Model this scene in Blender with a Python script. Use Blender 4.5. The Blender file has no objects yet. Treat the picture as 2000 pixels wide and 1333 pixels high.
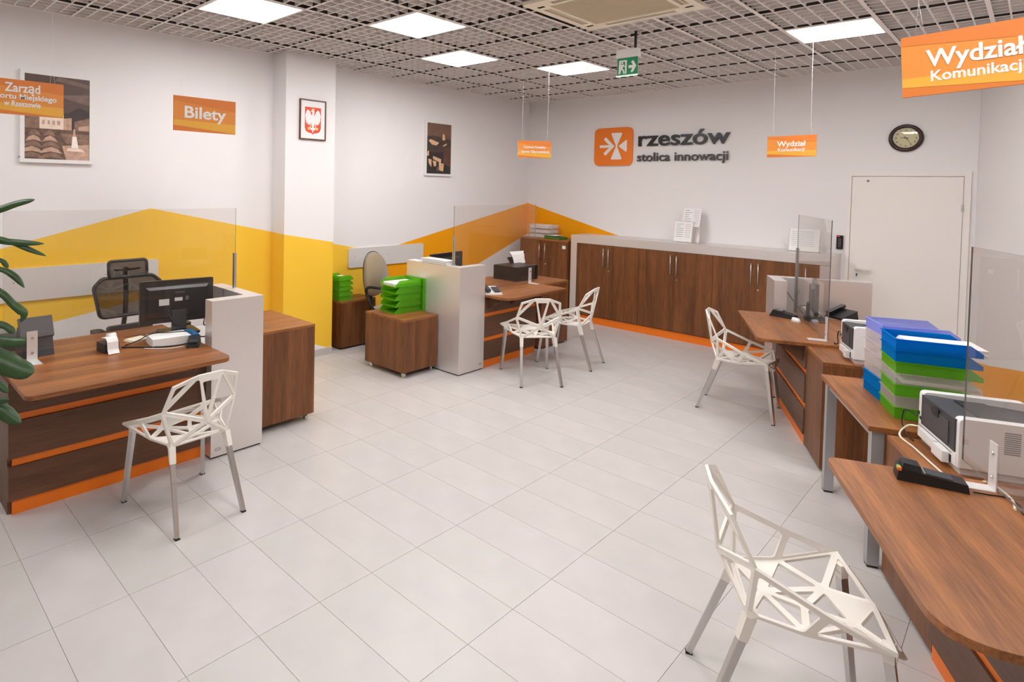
import bpy, bmesh, math, random
from mathutils import Vector, Matrix
random.seed(7)
PI = math.pi
C = bpy.context.scene.collection
SC = bpy.context.scene

# ------------------------------------------------------------------ camera
cam_d = bpy.data.cameras.new('camera')
cam = bpy.data.objects.new('camera', cam_d); C.objects.link(cam)
cam_d.sensor_width = 36.0
cam_d.lens = 36.0 * 1174.574 / 2000.0
cam_d.shift_x = (1000 - 794.08) / 2000.0
cam_d.shift_y = -(666.5 - 394.85) / 2000.0
cam_d.clip_start = 0.05
_r = ((0.687745, 0.725681, 0.019852), (-0.034264, 0.005132, 0.999400), (-0.725143, 0.688012, -0.028395))
M3 = Matrix((_r[0], _r[1], tuple(-v for v in _r[2]))).transposed()
cam.matrix_world = Matrix.Translation((3.8932, -3.1972, 1.8457)) @ M3.to_4x4()
SC.camera = cam

# ------------------------------------------------------------------ world, exposure
SC.view_settings.view_transform = 'Standard'
SC.view_settings.look = 'None'
SC.view_settings.gamma = 1.0
SC.view_settings.use_curve_mapping = False
SC.view_settings.exposure = 0.0
LAMP_STRENGTH = 24.5
w = bpy.data.worlds.new('world'); SC.world = w; w.use_nodes = True
w.node_tree.nodes['Background'].inputs[0].default_value = (1.0, 0.97, 0.93, 1)
w.node_tree.nodes['Background'].inputs[1].default_value = 0.3

H = 3.163

# ------------------------------------------------------------------ materials
def lin(c):
    return tuple((v / 255 / 12.92) if v / 255 <= 0.04045 else ((v / 255 + 0.055) / 1.055) ** 2.4 for v in c) + (1.0,)

def mat(name, rgb, rough=0.5, metal=0.0, spec=0.5, noise=0.0, nscale=30.0, bump=0.0, bscale=200.0, coat=0.0, sheen=0.0):
    m = bpy.data.materials.new(name); m.use_nodes = True
    nt = m.node_tree; b = nt.nodes['Principled BSDF']
    b.inputs['Base Color'].default_value = lin(rgb)
    b.inputs['Roughness'].default_value = rough
    b.inputs['Metallic'].default_value = metal
    b.inputs['Specular IOR Level'].default_value = spec
    b.inputs['Coat Weight'].default_value = coat
    b.inputs['Sheen Weight'].default_value = sheen
    tc = nt.nodes.new('ShaderNodeTexCoord')
    if noise > 0:
        n = nt.nodes.new('ShaderNodeTexNoise'); n.inputs['Scale'].default_value = nscale; n.inputs['Detail'].default_value = 5
        nt.links.new(tc.outputs['Object'], n.inputs['Vector'])
        r = nt.nodes.new('ShaderNodeValToRGB')
        a = lin(rgb)
        r.color_ramp.elements[0].position = 0.3; r.color_ramp.elements[1].position = 0.7
        r.color_ramp.elements[0].color = tuple(x * (1 - noise) for x in a[:3]) + (1,)
        r.color_ramp.elements[1].color = tuple(min(1, x * (1 + noise)) for x in a[:3]) + (1,)
        nt.links.new(n.outputs['Fac'], r.inputs['Fac']); nt.links.new(r.outputs['Color'], b.inputs['Base Color'])
    if bump > 0:
        n2 = nt.nodes.new('ShaderNodeTexNoise'); n2.inputs['Scale'].default_value = bscale
        nt.links.new(tc.outputs['Object'], n2.inputs['Vector'])
        bp = nt.nodes.new('ShaderNodeBump'); bp.inputs['Strength'].default_value = bump; bp.inputs['Distance'].default_value = 0.002
        nt.links.new(n2.outputs['Fac'], bp.inputs['Height']); nt.links.new(bp.outputs['Normal'], b.inputs['Normal'])
    return m

def wood(name, axis, dark, light, rough=0.42):
    m = bpy.data.materials.new(name); m.use_nodes = True
    nt = m.node_tree; b = nt.nodes['Principled BSDF']
    tc = nt.nodes.new('ShaderNodeTexCoord'); oi = nt.nodes.new('ShaderNodeObjectInfo')
    add = nt.nodes.new('ShaderNodeVectorMath'); add.operation = 'ADD'
    comb = nt.nodes.new('ShaderNodeCombineXYZ')
    mul = nt.nodes.new('ShaderNodeMath'); mul.operation = 'MULTIPLY'; mul.inputs[1].default_value = 9.0
    nt.links.new(oi.outputs['Random'], mul.inputs[0])
    for k in range(3): nt.links.new(mul.outputs[0], comb.inputs[k])
    nt.links.new(tc.outputs['Object'], add.inputs[0]); nt.links.new(comb.outputs[0], add.inputs[1])
    mp = nt.nodes.new('ShaderNodeMapping')
    sc = [9.0, 9.0, 9.0]; sc['xyz'.index(axis)] = 0.55
    mp.inputs['Scale'].default_value = sc
    nt.links.new(add.outputs[0], mp.inputs['Vector'])
    n1 = nt.nodes.new('ShaderNodeTexNoise'); n1.inputs['Scale'].default_value = 1.3; n1.inputs['Detail'].default_value = 4; n1.inputs['Distortion'].default_value = 0.4
    nt.links.new(mp.outputs[0], n1.inputs['Vector'])
    n2 = nt.nodes.new('ShaderNodeTexNoise'); n2.inputs['Scale'].default_value = 12.0; n2.inputs['Detail'].default_value = 3
    nt.links.new(mp.outputs[0], n2.inputs['Vector'])
    mx = nt.nodes.new('ShaderNodeMix'); mx.data_type = 'FLOAT'; mx.inputs[0].default_value = 0.4
    nt.links.new(n1.outputs['Fac'], mx.inputs[2]); nt.links.new(n2.outputs['Fac'], mx.inputs[3])
    r = nt.nodes.new('ShaderNodeValToRGB')
    r.color_ramp.elements[0].position = 0.36; r.color_ramp.elements[0].color = lin(dark)
    r.color_ramp.elements[1].position = 0.64; r.color_ramp.elements[1].color = lin(light)
    nt.links.new(mx.outputs[0], r.inputs['Fac']); nt.links.new(r.outputs['Color'], b.inputs['Base Color'])
    b.inputs['Roughness'].default_value = rough
    b.inputs['Specular IOR Level'].default_value = 0.4
    return m

def emis(name, rgb, s):
    m = bpy.data.materials.new(name); m.use_nodes = True; nt = m.node_tree
    nt.nodes.remove(nt.nodes['Principled BSDF'])
    e = nt.nodes.new('ShaderNodeEmission'); e.inputs[0].default_value = lin(rgb); e.inputs[1].default_value = s
    nt.links.new(e.outputs[0], nt.nodes['Material Output'].inputs[0])
    return m

def clear(name, tint, gloss=1.0, ior=1.49, haze=0.0, hazecol=(200, 200, 200), rough=0.0):
    # clear sheet: straight-through transmission tinted by the sheet, fresnel mirror reflection, a little milky haze
    m = bpy.data.materials.new(name); m.use_nodes = True; nt = m.node_tree
    nt.nodes.remove(nt.nodes['Principled BSDF'])
    t = nt.nodes.new('ShaderNodeBsdfTransparent'); t.inputs[0].default_value = lin(tint)
    g = nt.nodes.new('ShaderNodeBsdfGlossy'); g.inputs['Roughness'].default_value = rough
    f = nt.nodes.new('ShaderNodeFresnel'); f.inputs[0].default_value = ior
    mm = nt.nodes.new('ShaderNodeMath'); mm.operation = 'MULTIPLY'; mm.inputs[1].default_value = gloss
    geo = nt.nodes.new('ShaderNodeNewGeometry'); inv = nt.nodes.new('ShaderNodeMath'); inv.operation = 'SUBTRACT'; inv.inputs[0].default_value = 1.0
    nt.links.new(geo.outputs['Backfacing'], inv.inputs[1])      # only the outer faces mirror, as on a thin sheet
    fr = nt.nodes.new('ShaderNodeMath'); fr.operation = 'MULTIPLY'
    nt.links.new(f.outputs[0], fr.inputs[0]); nt.links.new(inv.outputs[0], fr.inputs[1])
    nt.links.new(fr.outputs[0], mm.inputs[0])
    mix = nt.nodes.new('ShaderNodeMixShader')
    nt.links.new(mm.outputs[0], mix.inputs[0]); nt.links.new(t.outputs[0], mix.inputs[1]); nt.links.new(g.outputs[0], mix.inputs[2])
    out = mix
    if haze > 0:
        d = nt.nodes.new('ShaderNodeBsdfDiffuse'); d.inputs[0].default_value = lin(hazecol)
        tl = nt.nodes.new('ShaderNodeBsdfTranslucent'); tl.inputs[0].default_value = lin(hazecol)
        h2 = nt.nodes.new('ShaderNodeMixShader'); h2.inputs[0].default_value = 0.5
        nt.links.new(d.outputs[0], h2.inputs[1]); nt.links.new(tl.outputs[0], h2.inputs[2])
        h = nt.nodes.new('ShaderNodeMixShader'); h.inputs[0].default_value = haze
        nt.links.new(mix.outputs[0], h.inputs[1]); nt.links.new(h2.outputs[0], h.inputs[2]); out = h
    nt.links.new(out.outputs[0], nt.nodes['Material Output'].inputs[0])
    return m

WHITE = mat('wall_white_paint', (238, 234, 233), 0.85, spec=0.2, bump=0.05, bscale=300)
YELLOW = mat('wall_yellow_paint', (250, 200, 62), 0.8, spec=0.2, bump=0.05, bscale=300)
ORANGE_W = mat('wall_orange_paint', (246, 164, 8), 0.8, spec=0.2, bump=0.05, bscale=300)
TILE = []
for i, k in enumerate(((199, 193, 190), (198, 193, 189), (201, 195, 192), (199, 194, 190))):
    TILE.append(mat('floor_tile_%d' % i, k, 0.38, spec=0.5, noise=0.05, nscale=3.5))
GROUT = mat('floor_grout', (184, 176, 169), 0.8)
BASEB = mat('grey_skirting', (196, 190, 184), 0.6)
WX = wood('walnut_horizontal_grain', 'x', (114, 67, 34), (170, 108, 58))
WZ = wood('walnut_vertical_grain', 'z', (90, 54, 28), (136, 84, 46))
WF = wood('walnut_shaded_front', 'x', (88, 58, 40), (112, 76, 54), 0.45)  # same walnut with the shade of desk fronts and sides put into its colour
ORANGE = mat('orange_laminate', (240, 122, 18), 0.45)
SILVER = mat('silver_brushed_laminate', (228, 222, 219), 0.36, metal=0.6, noise=0.03, nscale=120)
ALU = mat('brushed_aluminium', (200, 198, 195), 0.3, metal=0.9)
BRKT = mat('bright_bracket', (226, 222, 220), 0.4, metal=0.3)
CHROME = mat('chrome', (225, 225, 225), 0.12, metal=1.0)
GREYMET = mat('grey_painted_metal', (176, 178, 180), 0.4, metal=0.5)
CHAIRW = mat('white_cast_aluminium', (236, 230, 220), 0.38, spec=0.5)
BLACK = mat('black_plastic', (22, 21, 22), 0.4)
BLACKG = mat('black_gloss_plastic', (16, 15, 16), 0.2)
DGREY = mat('dark_grey_plastic', (58, 58, 62), 0.45)
MGREY = mat('mid_grey_plastic', (120, 118, 118), 0.5)
LGREY = mat('light_grey_board', (216, 211, 207), 0.6)
WPLAS = mat('white_plastic', (236, 234, 232), 0.35)
PAPER = mat('white_paper', (240, 238, 236), 0.9, noise=0.02, nscale=60)
PAPER2 = mat('cream_paper', (232, 224, 205), 0.9)
CREAM = mat('cream_plastic', (250, 241, 222), 0.5)
CREAMD = mat('cream_grille', (226, 212, 186), 0.6)
DARK = mat('dark_opening', (20, 19, 18), 0.8)
BLADE = mat('louvre_grey_paint', (242, 236, 233), 0.6)
TCAP = mat('grid_white_paint', (244, 238, 234), 0.6)
TWEB = mat('grid_dark_web', (64, 60, 58), 0.7)
PLENUM = mat('plenum_dark', (110, 106, 104), 0.9)
LIT = emis('lamp_diffuser', (253, 251, 251), LAMP_STRENGTH)
DOORW = mat('door_white', (240, 234, 228), 0.5)
BEIGE = mat('beige_chair_fabric', (158, 140, 112), 0.95, noise=0.08, nscale=250, sheen=0.3)
BLKFAB = mat('black_chair_fabric', (44, 40, 38), 0.9, noise=0.1, nscale=200, sheen=0.2)
MESHF = clear('black_net_fabric', (132, 124, 114), gloss=0.15, haze=0.16, hazecol=(40, 38, 36), rough=0.5)
GLASS = clear('acrylic_screen', (250, 249, 248), gloss=1.0, haze=0.02, hazecol=(235, 225, 220))
GEDGE = mat('acrylic_edge', (96, 94, 96), 0.2)
TR = {}
TR['green'] = clear('tray_green', (196, 244, 130), gloss=0.8, haze=0.62, hazecol=(140, 216, 60), rough=0.1)
TR['clear'] = clear('tray_clear', (252, 250, 249), gloss=0.9, haze=0.26, hazecol=(246, 240, 236), rough=0.1)
TR['blue'] = clear('tray_blue', (20, 120, 230), gloss=0.8, haze=0.93, hazecol=(10, 150, 226), rough=0.1)
TR['violet'] = clear('tray_violet', (216, 220, 250), gloss=0.8, haze=0.45, hazecol=(190, 198, 250), rough=0.1)
LEAF = mat('leaf_green', (44, 72, 30), 0.45, noise=0.25, nscale=14)
BARK = mat('plant_bark', (112, 92, 66), 0.9, noise=0.2, nscale=30)
POT = mat('plant_pot', (226, 222, 216), 0.4)
SOIL = mat('plant_soil', (50, 38, 28), 1.0)
SIGN_A = mat('sign_orange', (236, 148, 58), 0.45)
SIGN_B = mat('sign_deep_orange', (228, 128, 48), 0.45)
SIGN_C = mat('sign_yellow', (240, 178, 60), 0.45)
SIGN_T = mat('sign_white_lettering', (244, 240, 236), 0.5)
LOGO_O = mat('logo_orange', (244, 126, 24), 0.35)
LOGO_K = mat('logo_black', (18, 18, 18), 0.35)
LOGO_G = mat('logo_dark_grey', (66, 60, 58), 0.35)
SGREEN = mat('exit_green', (0, 140, 84), 0.4)
RED = mat('crest_red', (222, 74, 38), 0.5)
GOLD = mat('crest_gold', (236, 198, 130), 0.5)
BROWNF = mat('brown_wood_frame', (92, 58, 44), 0.4)
CLOCKW = mat('mahogany_frame', (52, 26, 22), 0.25)
CLOCKF = mat('clock_face_cream', (222, 214, 176), 0.5)
LED = emis('red_led', (255, 40, 40), 2.0)
BLUEP = mat('blue_print', (24, 104, 160), 0.5)
WIRE = mat('white_wire', (236, 232, 228), 0.5)
PH = [mat('print_sepia_%d' % i, k, 0.5, noise=n, nscale=s) for i, (k, n, s) in enumerate((
    ((92, 72, 66), 0.18, 9), ((122, 98, 88), 0.2, 12), ((64, 52, 48), 0.2, 20), ((240, 218, 200), 0.1, 30),
    ((196, 160, 138), 0.2, 25), ((140, 110, 92), 0.3, 25), ((104, 80, 66), 0.3, 30), ((248, 238, 228), 0.03, 20)))]
QH = [mat('print_umber_%d' % i, k, 0.5, noise=n, nscale=s) for i, (k, n, s) in enumerate((
    ((118, 88, 72), 0.15, 10), ((72, 58, 50), 0.25, 20), ((46, 40, 38), 0.3, 24), ((222, 180, 140), 0.15, 40), ((96, 60, 48), 0.25, 22)))]

# ------------------------------------------------------------------ mesh helpers
class MB:
    def __init__(s): s.bm = bmesh.new()
    def face(s, pts, mi=0):
        f = s.bm.faces.new([s.bm.verts.new(p) for p in pts]); f.material_index = mi; return f
    def box(s, x0, x1, y0, y1, z0, z1, mi=0):
        v = [s.bm.verts.new(p) for p in ((x0, y0, z0), (x1, y0, z0), (x1, y1, z0), (x0, y1, z0), (x0, y0, z1), (x1, y0, z1), (x1, y1, z1), (x0, y1, z1))]
        for q in ((0, 3, 2, 1), (4, 5, 6, 7), (0, 1, 5, 4), (1, 2, 6, 5), (2, 3, 7, 6), (3, 0, 4, 7)):
            s.bm.faces.new([v[i] for i in q]).material_index = mi
        return v
    def hexa(s, lo, hi, mi=0):          # any eight corners: bottom ring, top ring
        v = [s.bm.verts.new(p) for p in list(lo) + list(hi)]; n = len(lo)
        s.bm.faces.new([v[i] for i in reversed(range(n))]).material_index = mi
        s.bm.faces.new([v[n + i] for i in range(n)]).material_index = mi
        for i in range(n):
            j = (i + 1) % n
            s.bm.faces.new((v[i], v[j], v[n + j], v[n + i])).material_index = mi
    def prism(s, pts, a, b, ax='z', mi=0):
        f = {'z': lambda u, v, k: (u, v, k), 'y': lambda u, v, k: (u, k, v), 'x': lambda u, v, k: (k, u, v)}[ax]
        s.hexa([f(u, v, a) for u, v in pts], [f(u, v, b) for u, v in pts], mi)
    def cyl(s, p0, p1, r0, r1=None, n=16, mi=0, cap=True):
        r1 = r0 if r1 is None else r1
        p0 = Vector(p0); p1 = Vector(p1); d = (p1 - p0).normalized()
        u = d.orthogonal().normalized(); v = d.cross(u)
        A = [s.bm.verts.new(p0 + (u * math.cos(2 * PI * i / n) + v * math.sin(2 * PI * i / n)) * r0) for i in range(n)]
        B = [s.bm.verts.new(p1 + (u * math.cos(2 * PI * i / n) + v * math.sin(2 * PI * i / n)) * r1) for i in range(n)]
        for i in range(n):
            j = (i + 1) % n; f = s.bm.faces.new((A[i], A[j], B[j], B[i])); f.material_index = mi; f.smooth = True
        if cap:
            s.bm.faces.new(list(reversed(A))).material_index = mi; s.bm.faces.new(B).material_index = mi
    def tube(s, path, r, n=8, mi=0, sub=6, smooth=True):
        P = [Vector(p) for p in path]
        if smooth and len(P) > 2: P = spline(P, sub)
        ring = []; u = None
        for i, p in enumerate(P):
            d = (P[min(i + 1, len(P) - 1)] - P[max(i - 1, 0)]).normalized()
            u = d.orthogonal().normalized() if u is None else (u - d * u.dot(d)).normalized()
            v = d.cross(u)
            ring.append([s.bm.verts.new(p + (u * math.cos(2 * PI * k / n) + v * math.sin(2 * PI * k / n)) * r) for k in range(n)])
        for a, b in zip(ring, ring[1:]):
            for k in range(n):
                j = (k + 1) % n; f = s.bm.faces.new((a[k], a[j], b[j], b[k])); f.smooth = True; f.material_index = mi
        s.bm.faces.new(list(reversed(ring[0]))).material_index = mi; s.bm.faces.new(ring[-1]).material_index = mi
    def lathe(s, prof, c=(0, 0, 0), n=24, mi=0):
        rings = []
        for r, z in prof:
            rings.append([s.bm.verts.new((c[0] + r * math.cos(2 * PI * k / n), c[1] + r * math.sin(2 * PI * k / n), c[2] + z)) for k in range(n)])
        for a, b in zip(rings, rings[1:]):
            for k in range(n):
                j = (k + 1) % n; f = s.bm.faces.new((a[k], a[j], b[j], b[k])); f.smooth = True; f.material_index = mi
        s.bm.faces.new(list(reversed(rings[0]))).material_index = mi; s.bm.faces.new(rings[-1]).material_index = mi
    def bar(s, p0, p1, w, h=None, mi=0, w1=None):
        h = w if h is None else h; w1 = w if w1 is None else w1
        p0 = Vector(p0); p1 = Vector(p1); d = (p1 - p0).normalized()
        u = d.cross(Vector((0, 0, 1)));
        if u.length < 1e-4: u = Vector((1, 0, 0))
        u.normalize(); v = u.cross(d)
        k = w1 / w
        A = [p0 + u * a * w / 2 + v * b * h / 2 for a, b in ((-1, -1), (1, -1), (1, 1), (-1, 1))]
        B = [p1 + u * a * w1 / 2 + v * b * h * k / 2 for a, b in ((-1, -1), (1, -1), (1, 1), (-1, 1))]
        s.hexa(A, B, mi)
    def build(s, name, mats, parent=None, bevel=0.0, seg=2, loc=None, rot=None, smooth=False):
        if bevel > 0:
            es = [e for e in s.bm.edges if len(e.link_faces) == 2 and e.calc_face_angle(0) > 0.5]
            bmesh.ops.bevel(s.bm, geom=es, offset=bevel, segments=seg, profile=0.5, affect='EDGES', clamp_overlap=True)
        bmesh.ops.recalc_face_normals(s.bm, faces=s.bm.faces)
        me = bpy.data.meshes.new(name); s.bm.to_mesh(me); s.bm.free()
        if not isinstance(mats, (list, tuple)): mats = [mats]
        for m in mats: me.materials.append(m)
        if smooth:
            for p in me.polygons: p.use_smooth = True
        o = bpy.data.objects.new(name, me); C.objects.link(o)
        if parent is not None: o.parent = parent
        if loc is not None: o.location = loc
        if rot is not None: o.rotation_euler = rot
        return o

def spline(P, sub):
    out = []
    for i in range(len(P) - 1):
        p0 = P[max(i - 1, 0)]; p1 = P[i]; p2 = P[i + 1]; p3 = P[min(i + 2, len(P) - 1)]
        for k in range(sub):
            t = k / sub
            out.append(0.5 * ((2 * p1) + (p2 - p0) * t + (2 * p0 - 5 * p1 + 4 * p2 - p3) * t * t + (3 * p1 - p0 - 3 * p2 + p3) * t ** 3))
    out.append(P[-1]); return out

def rpoly(pts, rads, n=6):
    out = []
    N = len(pts)
    for i, (p, r) in enumerate(zip(pts, rads)):
        p = Vector(p); a = Vector(pts[i - 1]); b = Vector(pts[(i + 1) % N])
        if r <= 0: out.append(tuple(p)); continue
        u = (a - p).normalized(); v = (b - p).normalized()
        ang = u.angle(v); d = r / math.tan(ang / 2)
        s0 = p + u * d; s1 = p + v * d
        for k in range(n + 1):
            t = k / n
            out.append(tuple((1 - t) ** 2 * s0 + 2 * t * (1 - t) * p + t * t * s1))
    return out

def rrect(x0, x1, y0, y1, r, n=6):
    return rpoly([(x0, y0), (x1, y0), (x1, y1), (x0, y1)], [r] * 4, n)

def tag(o, label=None, cat=None, group=None, kind=None):
    if label: o['label'] = label
    if cat: o['category'] = cat
    if group: o['group'] = group
    if kind: o['kind'] = kind
    return o

def thing(name, label, cat, loc=(0, 0, 0), rz=0.0, group=None):
    o = bpy.data.objects.new(name, None); C.objects.link(o); o.empty_display_size = 0.1
    o.location = loc; o.rotation_euler = (0, 0, rz)
    return tag(o, label, cat, group)

def dup(root, loc, rz, label, group=None):
    def cp(o, par):
        c = o.copy(); C.objects.link(c); c.parent = par
        for ch in [x for x in ALLKIDS(o)]: cp(ch, c)
        return c
    r = cp(root, None); r.location = loc; r.rotation_euler = (root.rotation_euler[0], root.rotation_euler[1], rz); r['label'] = label
    if group: r['group'] = group
    return r
def ALLKIDS(o): return list(o.children)

_text_cache = {}
def text_mesh(body, size, ext=0.0006, bold=0.0, spacing=1.0, align='CENTER'):
    cu = bpy.data.curves.new('lettering', 'FONT'); cu.body = body; cu.size = size; cu.extrude = ext; cu.offset = bold
    cu.align_x = align; cu.align_y = 'CENTER'; cu.space_character = spacing; cu.resolution_u = 4
    o = bpy.data.objects.new('lettering_tmp', cu); C.objects.link(o)
    dg = bpy.context.evaluated_depsgraph_get(); dg.update()
    me = bpy.data.meshes.new_from_object(o.evaluated_get(dg))
    bpy.data.objects.remove(o); bpy.data.curves.remove(cu)
    return me

def lettering(body, size, m, parent, loc, ext=0.0006, bold=0.0, width=None, spacing=1.0, rot=(PI / 2, 0, 0), xs=1.0, name='lettering'):
    me = text_mesh(body, size, ext, bold, spacing)
    me.materials.clear(); me.materials.append(m)
    xs_ = [v.co.x for v in me.vertices]
    k = xs
    if width: k = width / (max(xs_) - min(xs_))
    cx = (max(xs_) + min(xs_)) / 2
    for v in me.vertices: v.co.x = (v.co.x - cx) * k
    o = bpy.data.objects.new(name, me); C.objects.link(o); o.parent = parent; o.location = loc; o.rotation_euler = rot
    return o

# right-hand row of desks runs along t; n points to the staff side
TH = math.radians(24.4)
TX, TY = -math.sin(TH), math.cos(TH); NX, NY = math.cos(TH), math.sin(TH)
Q0 = (3.66, -0.08)
def rf(s, d, z=0.0): return (Q0[0] + s * TX + d * NX, Q0[1] + s * TY + d * NY, z)
ROT_R = math.atan2(-TY, -TX)            # local x runs from the far end to the near end, local -y faces the public
ROT_L = PI / 2                          # left-hand desks: local x runs along +Y, local -y faces the public (+X)

# ------------------------------------------------------------------ setting: floor
TXW, TYW, OX, OY = 0.599, 0.3006, 1.1697, -1.6618
fb = MB(); fb.box(-2.0, 8.6, -6.4, 5.0, -0.12, -0.004)
floor = fb.build('floor', GROUT); tag(floor, kind='structure')
tile_me = []
for i in range(4):
    t = MB(); g = 0.0010
    t.box(g, TXW - g, g, TYW - g, -0.004, 0.0)
    o = t.build('tile', TILE[i], bevel=0.0006, seg=1); tile_me.append(o.data); bpy.data.objects.remove(o)
rest = MB(); ntile = 0
for i in range(-5, 13):
    for j in range(-16, 23):
        x = OX + i * TXW; y = OY + j * TYW
        cx, cy = x + TXW / 2, y + TYW / 2
        d = (cx - Q0[0]) * NX + (cy - Q0[1]) * NY
        if x > 8.4 or d > 2.2: continue
        seen = (-0.75 < cx and -2.75 < cy < 4.5 and d < 0.35 and (cx - 3.893) * -0.725 + (cy + 3.197) * 0.688 > 1.25 and not (cx < -0.1 and cy < -0.45))
        if seen:
            o = bpy.data.objects.new('tile', tile_me[random.randrange(4)]); C.objects.link(o); o.parent = floor; o.location = (x, y, 0); ntile += 1
        else:
            rest.box(x + 0.0011, x + TXW - 0.0011, y + 0.0011, y + TYW - 0.0011, -0.004, 0.0)
o = rest.build('tile_remainder', TILE[1], floor); tag(o, kind='stuff')

# ------------------------------------------------------------------ setting: walls
YB = 4.74; XL1 = -1.60; XL2 = -1.69; XC = -1.355; CY0, CY1 = 0.085, 0.70
HT = 3.62
def wall(name, polys, back, thick_dir, base=None, mats=None):
    # polys: list of (3-D polygon on the room face, material index); a slab behind them gives thickness
    m = MB()
    for p, mi in polys: m.face(p, mi)
    m.box(*back)
    return tag(m.build(name, mats or [WHITE, YELLOW, ORANGE_W]), kind='structure')
def onx(x, pts): return [(x, y, z) for y, z in pts]
e = 0.0
pk = (-1.151, 1.591)
left = [
    (onx(XL1, [(-6.4, 0), (CY0, 0), (CY0, 0.285), (-1.2, 0.78), (-6.4, -0.0)]), 0),
    (onx(XL1, [(-6.4, 0.0), (-1.2, 0.78), (CY0, 0.285), (CY0, 1.331), pk, (-2.286, 1.29), (-6.4, 0.17)]), 1),
    (onx(XL1, [(-6.4, 0.17), (-2.286, 1.29), pk, (CY0, 1.331), (CY0, HT), (-6.4, HT)]), 0)]
wall('wall_left', left, (XL1 - 0.3, XL1 - 0.002, -6.4, CY0, 0, HT), None)
zc = lambda y: 1.331 - 0.192 * (y - CY0)
zl = lambda y: max(0.0, 0.285 - 0.385 * (y - CY0))
colp = [
    ([(XL1, CY0, 0), (XC, CY0, 0), (XC, CY0, zl(CY0)), (XL1, CY0, zl(CY0))], 0),
    ([(XL1, CY0, zl(CY0)), (XC, CY0, zl(CY0)), (XC, CY0, zc(CY0) - 0.012), (XL1, CY0, zc(CY0))], 1),
    ([(XL1, CY0, zc(CY0)), (XC, CY0, zc(CY0) - 0.012), (XC, CY0, HT), (XL1, CY0, HT)], 0),
    (onx(XC, [(CY0, 0), (CY1, 0), (CY1, 0.05), (CY0, 0.285)]), 0),
    (onx(XC, [(CY0, 0.285), (CY1, 0.05), (CY1, 1.212), (CY0, 1.319)]), 1),
    (onx(XC, [(CY0, 1.319), (CY1, 1.212), (CY1, HT), (CY0, HT)]), 0),
    ([(XC, CY1, 0), (XL2, CY1, 0), (XL2, CY1, 1.2), (XC, CY1, 1.212)], 1),
    ([(XC, CY1, 1.212), (XL2, CY1, 1.2), (XL2, CY1, HT), (XC, CY1, HT)], 0)]
wall('wall_column', colp, (XL2 - 0.1, XC - 0.002, CY0 + 0.002, CY1 - 0.002, 0, HT), None)
# rear stretch of the left wall: yellow band falling into a valley, orange peak rising to the corner
v = (1.62, 1.02)
left2 = [
    (onx(XL2, [(CY1, 1.2), v, (4.74, 1.6), (4.74, HT), (CY1, HT)]), 0),
    (onx(XL2, [(CY1, 0), (1.33, 0), (2.1, 0.25), v, (CY1, 1.2)]), 1),
    (onx(XL2, [v, (2.1, 0.25), (4.74, 1.105), (4.74, 1.6)]), 2),
    (onx(XL2, [(1.33, 0), (4.74, 0), (4.74, 1.105), (2.1, 0.25)]), 0)]
wall('wall_left_rear', left2, (XL2 - 0.3, XL2 - 0.002, CY1, YB, 0, HT), None)
XR = 3.47
back = [
    ([(XL2, YB, 1.6), (0.02, YB, 1.15), (XR, YB, 1.15), (XR, YB, HT), (XL2, YB, HT)], 0),
    ([(XL2, YB, 1.105), (XL2, YB, 1.6), (0.02, YB, 1.15), (-0.6, YB, 1.1)], 2),
    ([(XL2, YB, 0), (XL2, YB, 1.105), (-0.6, YB, 1.1), (0.02, YB, 1.15), (XR, YB, 1.15), (XR, YB, 0)], 0)]
wall('wall_back', back, (XL2 - 0.3, XR + 0.3, YB + 0.002, YB + 0.3, 0, HT), None)
# right wall follows the right-hand desks, 1.82 m behind them
SR = 4.47; S1 = -8.0; DW = 1.82
right = [
    ([rf(S1, DW, 0), rf(SR, DW, 0), rf(SR, DW, 0.26), rf(4.1, DW, 0.305), rf(2.2, DW, 0.66), rf(S1, DW, 0.9)], 2),
    ([rf(S1, DW, 0.9), rf(2.2, DW, 0.66), rf(4.1, DW, 0.305), rf(SR, DW, 0.26), rf(SR, DW, HT), rf(S1, DW, HT)], 0)]
m = MB()
for p, mi in right: m.face(p, mi)
m.hexa([rf(S1, DW + .002), rf(SR, DW + .002), rf(SR, DW + .3), rf(S1, DW + .3)], [rf(S1, DW + .002, HT), rf(SR, DW + .002, HT), rf(SR, DW + .3, HT), rf(S1, DW + .3, HT)])
tag(m.build('wall_right', [WHITE, YELLOW, ORANGE_W]), kind='structure')
m = MB(); m.box(-2.0, 9.0, -6.7, -6.4, 0, HT); tag(m.build('wall_front', WHITE), kind='structure')
# skirtings
m = MB(); m.box(XC, XC + 0.012, CY0 - 0.012, CY1 + 0.0, 0, 0.075); m.box(XL1, XC + 0.012, CY0 - 0.012, CY0, 0, 0.075)
tag(m.build('baseboard_column', BASEB), kind='structure')
m = MB(); m.box(XL1, XL1 + 0.012, -6.4, CY0 - 0.013, 0, 0.075); tag(m.build('baseboard_left', BASEB), kind='structure')
m = MB(); m.box(3.43, 3.46, YB - 0.012, YB, 0, 0.075); tag(m.build('baseboard_back', BASEB), kind='structure')

# ------------------------------------------------------------------ setting: open-cell ceiling
pm = MB(); pm.box(-2.1, 8.8, -6.6, 5.1, HT, HT + 0.1)
ceiling = pm.build('ceiling', PLENUM); tag(ceiling, kind='structure')
lights = {(0, 0), (-1, 2), (0, 4), (4, 4), (-1, -2), (4, 0), (3, -3), (6, -3), (-1, -6), (3, -7), (6, -7), (6, 2)}  # panels out of view are added lamps that brighten walls, signs and floor
U = 0.6; zb = H
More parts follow.
